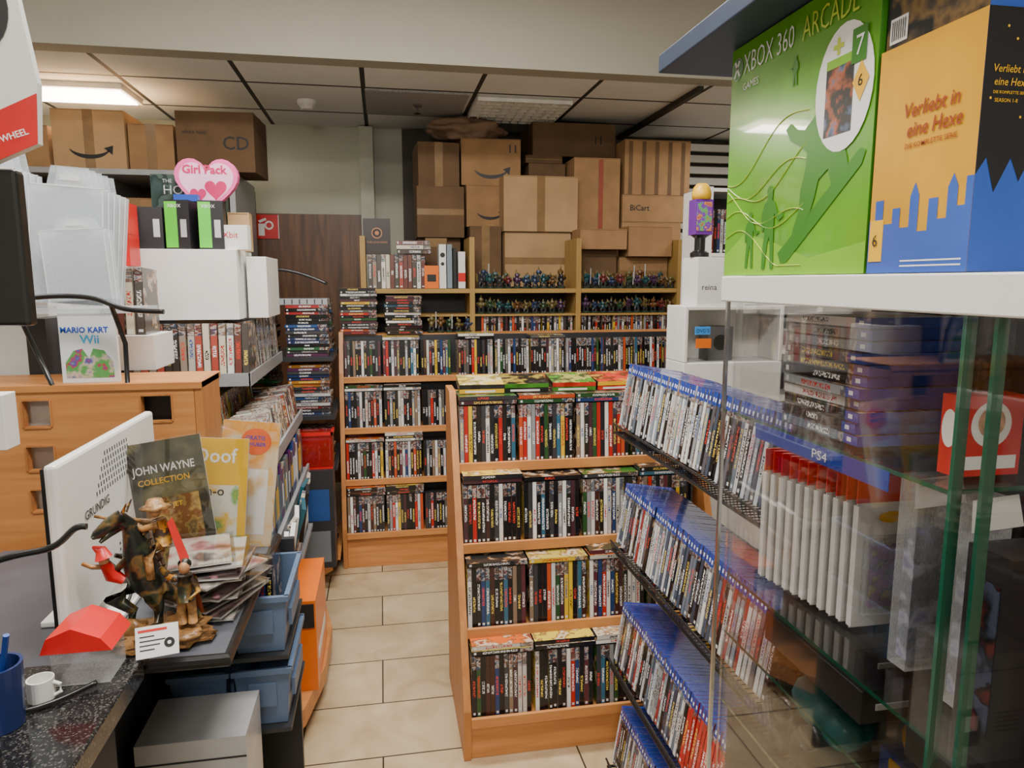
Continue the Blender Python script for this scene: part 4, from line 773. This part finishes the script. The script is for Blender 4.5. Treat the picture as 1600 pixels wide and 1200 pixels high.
    for s in (-1,1): q.tube([(x+s*.008,yy,z),(x+s*.009,yy-.003,z+.024),(x+s*.006,yy,z+.048)],[.008,.008,.009],tan,8)
    q.tube([(x,yy,z+.042),(x,yy,z+.066),(x,yy,z+.088)],[.015,.013,.013],gr,10).ball((x,yy-.002,z+.102),(.010,.010,.0115),skn,10).ball((x,yy+.003,z+.107),(.012,.010,.010),gr,10)
    q.tube([(x-.012,yy,z+.082),(x-.026,yy-.008,z+.090),(x-.036,yy-.01,z+.108)],[.007,.005,.004],och,8).tube([(x+.012,yy,z+.082),(x+.022,yy-.008,z+.060),(x+.010,yy-.016,z+.048)],[.007,.005,.004],och,8)
    q.add([(x-.012,yy+.012,z+.085),(x+.012,yy+.012,z+.085),(x+.022,yy+.024,z+.005),(x-.018,yy+.024,z+.005)],[(0,1,2,3),(3,2,1,0)],mat('resin_cloak',(.18,.03,.01),.4))
    q.obj('standing_figure',parent=e,smooth=True)
    q=MB(); x=-.472;z=.985
    q.ball((x,y-.03,z),(.009,.009,.011),skn,10).tube([(x,y-.03,z+.003),(x-.004,y-.03,z+.018),(x-.016,y-.03,z+.024)],[.014,.009,.002],RED,10).tube([(x,y-.03,z-.006),(x+.010,y-.026,z-.030),(x+.024,y-.02,z-.042)],[.008,.013,.008],RED,8).tube([(x,y-.03,z-.012),(x-.018,y-.034,z-.01),(x-.032,y-.036,z-.002)],[.005,.004,.003],tan,6).obj('red_hat_figure',parent=e,smooth=True)
figurine()
e=empty('donation_box',(-.47,1.15,.84),'small clear house shaped box with red roof','box')
MB().box(-.505,-.425,1.11,1.18,.841,.90,FILM).obj('body',parent=e)
MB().prism([(-.515,.898),(-.415,.898),(-.43,.918),(-.47,.936),(-.505,.922)],'y',1.10,1.185,RED).obj('roof',parent=e)
q=MB(); q.M=Matrix.Translation((-.375,1.175,.842))@Matrix.Rotation(math.radians(12),4,'Z')@Matrix.Rotation(math.radians(-20),4,'X')
q.box(-.032,.032,-.001,.001,0,.05,INKW); 
for k in range(4): q.box(-.026,-.004+.008*(k%3),-.0016,-.001,.012+.007*k,.0138+.007*k,INK)
q.box(-.028,.015,-.0016,-.001,.041,.045,RED); q.disc((.018,-.001,.02),.008,X_,Z_,INK,.0008); q.disc((.018,-.001,.02),.003,X_,Z_,INKW,.0012); q.obj('business_card','white printed card leaning on the counter','card')
q=MB().lathe([(.015,0),(.018,.004),(.018,.035),(.016,.035),(.015,.01),(.001,.01)],(-.505,1.075,.841),WHT); q.tube([(-.488,1.075,.869),(-.479,1.075,.865),(-.479,1.075,.853),(-.488,1.075,.848)],.0028,WHT,8); q.obj('cup','white mug on the granite counter','cup')
e=empty('pen_holder',(-.53,1.03,.84),'dark blue pen cup filled with pens','pen holder')
MB().lathe([(.03,0),(.034,.09),(.03,.09),(.028,.01),(.001,.01)],(-.535,1.02,.841),mat('navy_plastic',(.015,.03,.12),.3)).obj('cup',parent=e)
for k in range(5): MB().tube([(-.535+U(-.01,.01),1.02+U(-.01,.01),.86),(-.535+U(-.025,.03),1.02+U(-.03,.02),.98)],.004,[BLUE,INK,INKW,BLUE,GRY][k],8).obj('pen',parent=e)
def mag(x,y,z,w,h,rx,rz,m,label,txt,pm,ry=0,ext=None):
    q=MB(); q.M=Matrix.Translation((x,y,z))@Matrix.Rotation(math.radians(rz),4,'Z')@Matrix.Rotation(math.radians(-rx),4,'X')@Matrix.Rotation(math.radians(ry),4,'Y')
    q.box(-w/2,w/2,0,.004,0,h,PAPER,ym=m); q.box(-w/2-.004,w/2+.004,-.0028,-.0022,-.002,h+.004,WRAP)
    for (b,s,ox,oz,mt,sx) in txt:
        q2=MB().text(b,s,(0,0,0),X_,Z_,mt,.001,sx=sx,bold=.015); q.add([(v[0]-w/2+ox,v[1],v[2]+oz) for v in q2.v],q2.f,mt)
    q.add([(-w*.36,-.0008,h*.1),(w*.36,-.0008,h*.1),(w*.36,-.0008,h*.62),(-w*.36,-.0008,h*.62)],[(0,1,2,3)],pm)
    if ext: ext(q,w,h)
    q.obj('magazine',label,'magazine')
mag(-.412,1.50,.822,.145,.31,10,6,picmat('mag_dark',[(.05,.05,.025),(.2,.17,.08),(.08,.08,.04),(.03,.03,.02)],7),'dark collection magazine in clear wrap standing upright',[('JOHN WAYNE',.0235,.008,.245,INKW,.78),('COLLECTION',.017,.014,.222,YEL,.95),('JET JET',.014,.05,.17,YEL,1)],picmat('western_pic',[(.35,.22,.05),(.12,.08,.03),(.5,.35,.1),(.2,.08,.02)],18),ry=-7)
mag(-.388,1.63,.822,.13,.28,10,-4,mat('mag_yellow',(.8,.48,.01),.3),'yellow magazine with white and orange title in clear wrap',[('Doof',.046,.012,.225,INKW,.95),('n-o',.03,.04,.15,INK,1)],picmat('green_cartoon',[(.7,.7,.6),(.15,.4,.08),(.8,.5,.05),(.7,.7,.6)],16),ry=3)
def stk(q,w,h):
    q.add([(w*.10+.036*math.cos(k*.3),-.0012,h*.84+.032*math.sin(k*.3)) for k in range(21)],[list(range(21))],mat('sticker_orange',(.8,.13,.02),.3))
    for b,s,ox,oz in (('GRATIS',.014,-.012,.004),('SCHUBER',.013,-.018,-.011)):
        t2=MB().text(b,s,(0,0,0),X_,Z_,BLUE,.0018,bold=.02); q.add([(v[0]+ox,v[1],v[2]+h*.84+oz) for v in t2.v],t2.f,BLUE)
mag(-.345,1.72,.822,.135,.30,10,-6,picmat('mag_cream',[(.8,.5,.15),(.8,.7,.5),(.8,.35,.03),(.75,.6,.4)],6),'cream magazine with round orange sticker in clear wrap',[],picmat('pale_pic',[(.8,.78,.7),(.75,.5,.2),(.8,.8,.78)],10),ry=5,ext=stk)
cm=[picmat('comic_a',[(.45,.4,.35),(.05,.05,.05),(.5,.2,.2),(.6,.58,.5)],12),picmat('comic_b',[(.5,.15,.2),(.6,.5,.5),(.08,.05,.05)],12),picmat('comic_c',[(.05,.05,.06),(.5,.5,.48),(.3,.2,.1)],12),picmat('comic_d',[(.6,.5,.35),(.2,.12,.08),(.6,.6,.6)],12)]
for i in range(13):
    q=MB(); q.M=Matrix.Translation((-.342+U(-.022,.018),1.415+U(-.02,.02),.826+.0085*i))@Matrix.Rotation(math.radians(U(-38,38)),4,'Z')@Matrix.Rotation(math.radians(U(-.6,.6)),4,'Y')
    q.box(-.055,.055,-.08,.08,0,.004,PAPER,zp=cm[i%4]); q.box(-.062,.062,-.088,.088,.0045,.005,WRAP); q.obj('comic_book','wrapped comic booklet in a loose pile','comic',group='pile of wrapped comics')
def bin_(x0,x1,y0,y1,z0,z1):
    q=MB(); t=.004; h=z1-z0
    q.box(x0+.01,x1-.01,y0+.01,y1-.01,z0,z0+t,BINB)
    q.add([(x0+.01,y0+.01,z0),(x1-.01,y0+.01,z0),(x1-.01,y1-.01,z0),(x0+.01,y1-.01,z0),(x0,y0,z1),(x1,y0,z1),(x1,y1,z1),(x0,y1,z1)],[(0,1,5,4),(1,2,6,5),(2,3,7,6),(3,0,4,7)],BINB)
    q.add([(x0+.014,y0+.014,z0+t),(x1-.014,y0+.014,z0+t),(x1-.014,y1-.014,z0+t),(x0+.014,y1-.014,z0+t),(x0+.005,y0+.005,z1),(x1-.005,y0+.005,z1),(x1-.005,y1-.005,z1),(x0+.005,y1-.005,z1)],[(4,5,1,0),(5,6,2,1),(6,7,3,2),(7,4,0,3)],BINB)
    for a in ((x0-.005,x1+.005,y0-.006,y0+.005),(x0-.005,x1+.005,y1-.005,y1+.006),(x0-.006,x0+.005,y0,y1),(x1-.005,x1+.006,y0,y1)): q.box(*a,z1-.012,z1,BINB)
    q.box(x0+.03,x1-.03,y0-.002,y0+.003,z0+h*.35,z0+h*.75,BINB).box(x1-.004,x1+.004,y0+.05,y1-.05,z0+h*.3,z0+h*.6,BINB)
    q.obj('storage_bin','slate blue plastic storage bin','storage bin',group='stacked plastic bins')
e=empty('bin_stand',(-.35,1.75,0),'dark metal stand carrying the plastic bins','stand')
MB().box(-.49,-.24,1.84,1.86,0,.79,DG).obj('upright',parent=e)
for z in (.44,.615): MB().box(-.49,-.225,1.55,1.84,z,z+.01,DG).obj('shelf',parent=e)
bin_(-.345,-.225,1.56,1.82,.627,.76); bin_(-.345,-.225,1.56,1.82,.452,.59); bin_(-.48,-.36,1.56,1.82,.627,.75); bin_(-.48,-.36,1.56,1.82,.452,.59)
for i in range(6): case('game',-.455+.0155*i,1.60,.634,0,6,group='game cases in the plastic bins',label='game case standing in a plastic bin')
for i in range(4): case('game',-.318+.0155*i,1.62,.634,0,4+i,group='game cases in the plastic bins',label='game case standing in a plastic bin')
q=MB().box(-.49,-.285,1.36,1.52,.28,.565,SILV); 
for k in range(5): q.box(-.47,-.40,1.3592,1.36,.36+.012*k,.364+.012*k,DG)
q.box(-.36,-.30,1.3592,1.36,.33,.43,DG).box(-.35,-.31,1.359,1.3592,.37,.41,INKW).box(-.49,-.285,1.3595,1.36,.52,.524,DG).disc((-.30,1.359,.49),.006,X_,Z_,GRN)
q.obj('printer','silver grey electronic device with dark vents','device')
MB().box(-.495,-.27,1.3,1.54,0,.279,DG).obj('storage_cabinet','dark cabinet carrying the silver device','cabinet')
e=empty('monitor',(-.55,.83,.84),'black flat monitor edge on a tall stand','monitor')
MB().box(-.80,-.352,.80,.82,1.405,1.56,BLK).obj('screen',parent=e,bev=.004); MB().tube([(-.60,.86,.841),(-.60,.86,1.48)],.015,BLK).box(-.70,-.5,.80,.95,.841,.85,BLK).box(-.61,-.59,.82,.86,1.44,1.5,BLK).obj('stand',parent=e)
q=MB(); P=[(-.60,1.5615),(-.37,1.5615),(-.325,1.583),(-.321,1.64),(-.338,1.76),(-.60,1.85)]
q.prism(P,'y',.79,.80,WHT); 
q.poly([(-.60,1.5618),(-.37,1.5618),(-.325,1.583),(-.322,1.63),(-.372,1.605),(-.60,1.59)],(0,.79,0),X_,Z_,RED,.0008)
q.text('WHEEL',.0085,(-.3565,.79,1.583),(1,0,.35),(-.35,0,1),INKW,.0016,bold=.02,sx=.95)
q.disc((-.37,.79,1.705),.030,X_,Z_,INK,.001,ry=.04); q.disc((-.375,.79,1.705),.020,X_,Z_,GRY,.0016,ry=.028); q.disc((-.38,.79,1.70),.014,X_,Z_,INK,.002)
q.obj('accessory_carton','white and red carton with black wheel picture','box')
e=empty('card_terminal',(-.47,.88,.84),'white payment device on a slim black pole','device')
MB().box(-.53,-.418,.87,.90,1.262,1.325,WHT).box(-.52,-.43,.868,.87,1.275,1.31,DG).obj('body',parent=e,bev=.006); MB().tube([(-.49,.885,.841),(-.49,.885,1.265)],.006,BLK).obj('pole',parent=e)
MB().box(-1.6,-1.22,2.2,2.25,0,1.45,WHT).obj('white_partition','white partition panel behind the stand','partition')
# ---------------------------------------------------------------- far left piles
e=empty('side_table',(-.5,3.6,0),'dark multi level table stacked with games','table')
MB().box(-.80,-.72,3.42,3.95,0,1.2,DG).obj('upright',parent=e)
for z in (.10,.55,.80,1.08): MB().box(-.72,-.23,3.42,3.95,z,z+.02,ORW if z<.2 else DG).obj('shelf',parent=e)
for (x,y,z,n) in ((-.44,3.44,1.101,16),(-.68,3.44,1.101,16),(-.44,3.44,.821,16),(-.44,3.46,.571,12),(-.66,3.5,.571,14),(-.68,3.5,.821,15),(-.44,3.45,.122,14),(-.44,3.7,1.101,16)):
    stack('game',x,y,z,n,'stacked game cases on the side table','game case in a pile on the dark side table',jit=.005)
q=MB().box(-.66,-.25,3.46,3.62,1.343,1.37,mat('tray_grey',(.3,.32,.34),.4))
for k in range(12): q.box(-.65+.034*k,-.645+.034*k,3.459,3.46,1.346,1.368,DG)
q.obj('slotted_tray','grey slotted tray on top of the game piles','tray')
q=MB(); rc=filmmat('red_clear',(.4,.015,.015),.45)
for a in ((-.42,-.24,3.30,3.305),(-.42,-.24,3.405,3.41)): q.box(*a,.60,.76,rc)
q.box(-.42,-.415,3.305,3.405,.60,.76,rc).box(-.245,-.24,3.305,3.405,.60,.76,rc).box(-.42,-.24,3.3,3.41,.592,.60,RED).box(-.425,-.235,3.296,3.302,.75,.765,RED).box(-.245,-.235,3.296,3.414,.75,.765,RED); q.obj('toy_basket','clear red basket with mixed toys','basket')
MB().box(-.44,-.24,3.28,3.415,.121,.591,DG).box(-.42,-.26,3.279,3.28,.35,.5,CB[0]).box(-.42,-.26,3.279,3.28,.15,.3,CB[2]).obj('storage_box','dark storage box under the toy basket','box')
for k in range(3): toy(-.385+.055*k,3.335,.601,1.2,'toys in the red basket'); toy(-.385+.055*k,3.38,.601,1.15,'toys in the red basket')
arc([(-.62,3.5,1.42),(-.5,3.5,1.50),(-.38,3.5,1.49),(-.25,3.5,1.44)],.007).tube([(-.62,3.5,1.42),(-.62,3.5,1.37)],.007,BLK).obj('chair_armrest','black curved metal armrest above the piles','metal frame',smooth=True)
flush()
# ---------------------------------------------------------------- lights and camera
def area(x,y,z,sx,sy,p,col=(1,.95,.88),aim=None):
    l=bpy.data.lights.new('l','AREA'); l.shape='RECTANGLE'; l.size=sx; l.size_y=sy; l.energy=p; l.color=col
    o=bpy.data.objects.new('area_light',l); o.location=(x,y,z); C.objects.link(o)
    if aim: o.rotation_euler=(Vector(aim)-Vector((x,y,z))).to_track_quat('-Z','Y').to_euler()
area(.0,.7,2.95,1.2,.4,72); area(.0,2.2,2.95,1.4,.3,70); area(-.3,-1.3,2.4,.7,.5,30,aim=(.2,2.5,.8)); area(-1.65,4.47,2.44,.55,.25,22); area(2.4,3.9,2.35,.6,.6,12); area(-1.7,1.8,2.95,.8,.5,14)  # the aimed light behind the camera is an unseen, added fill
w=bpy.data.worlds.new('w'); bpy.context.scene.world=w; w.use_nodes=True; w.node_tree.nodes['Background'].inputs[0].default_value=(.9,.95,1,1); w.node_tree.nodes['Background'].inputs[1].default_value=.3
f=1110; P=math.atan(160/1110); T=math.atan(205*math.cos(P)/1110); sp,cp,st,ct=math.sin(P),math.cos(P),math.sin(T),math.cos(T)
cam=bpy.data.cameras.new('camera'); co=bpy.data.objects.new('camera',cam); C.objects.link(co)
cam.sensor_width=36; cam.lens=36*f/1600; cam.clip_start=.02
Rv=Vector((ct,-st,0)); Uv=Vector((st*sp,ct*sp,cp)); Fv=Vector((st*cp,ct*cp,-sp))
M=Matrix((Rv,Uv,-Fv)).transposed().to_4x4(); M.translation=Vector((0,0,1.45)); co.matrix_world=M
bpy.context.scene.camera=co
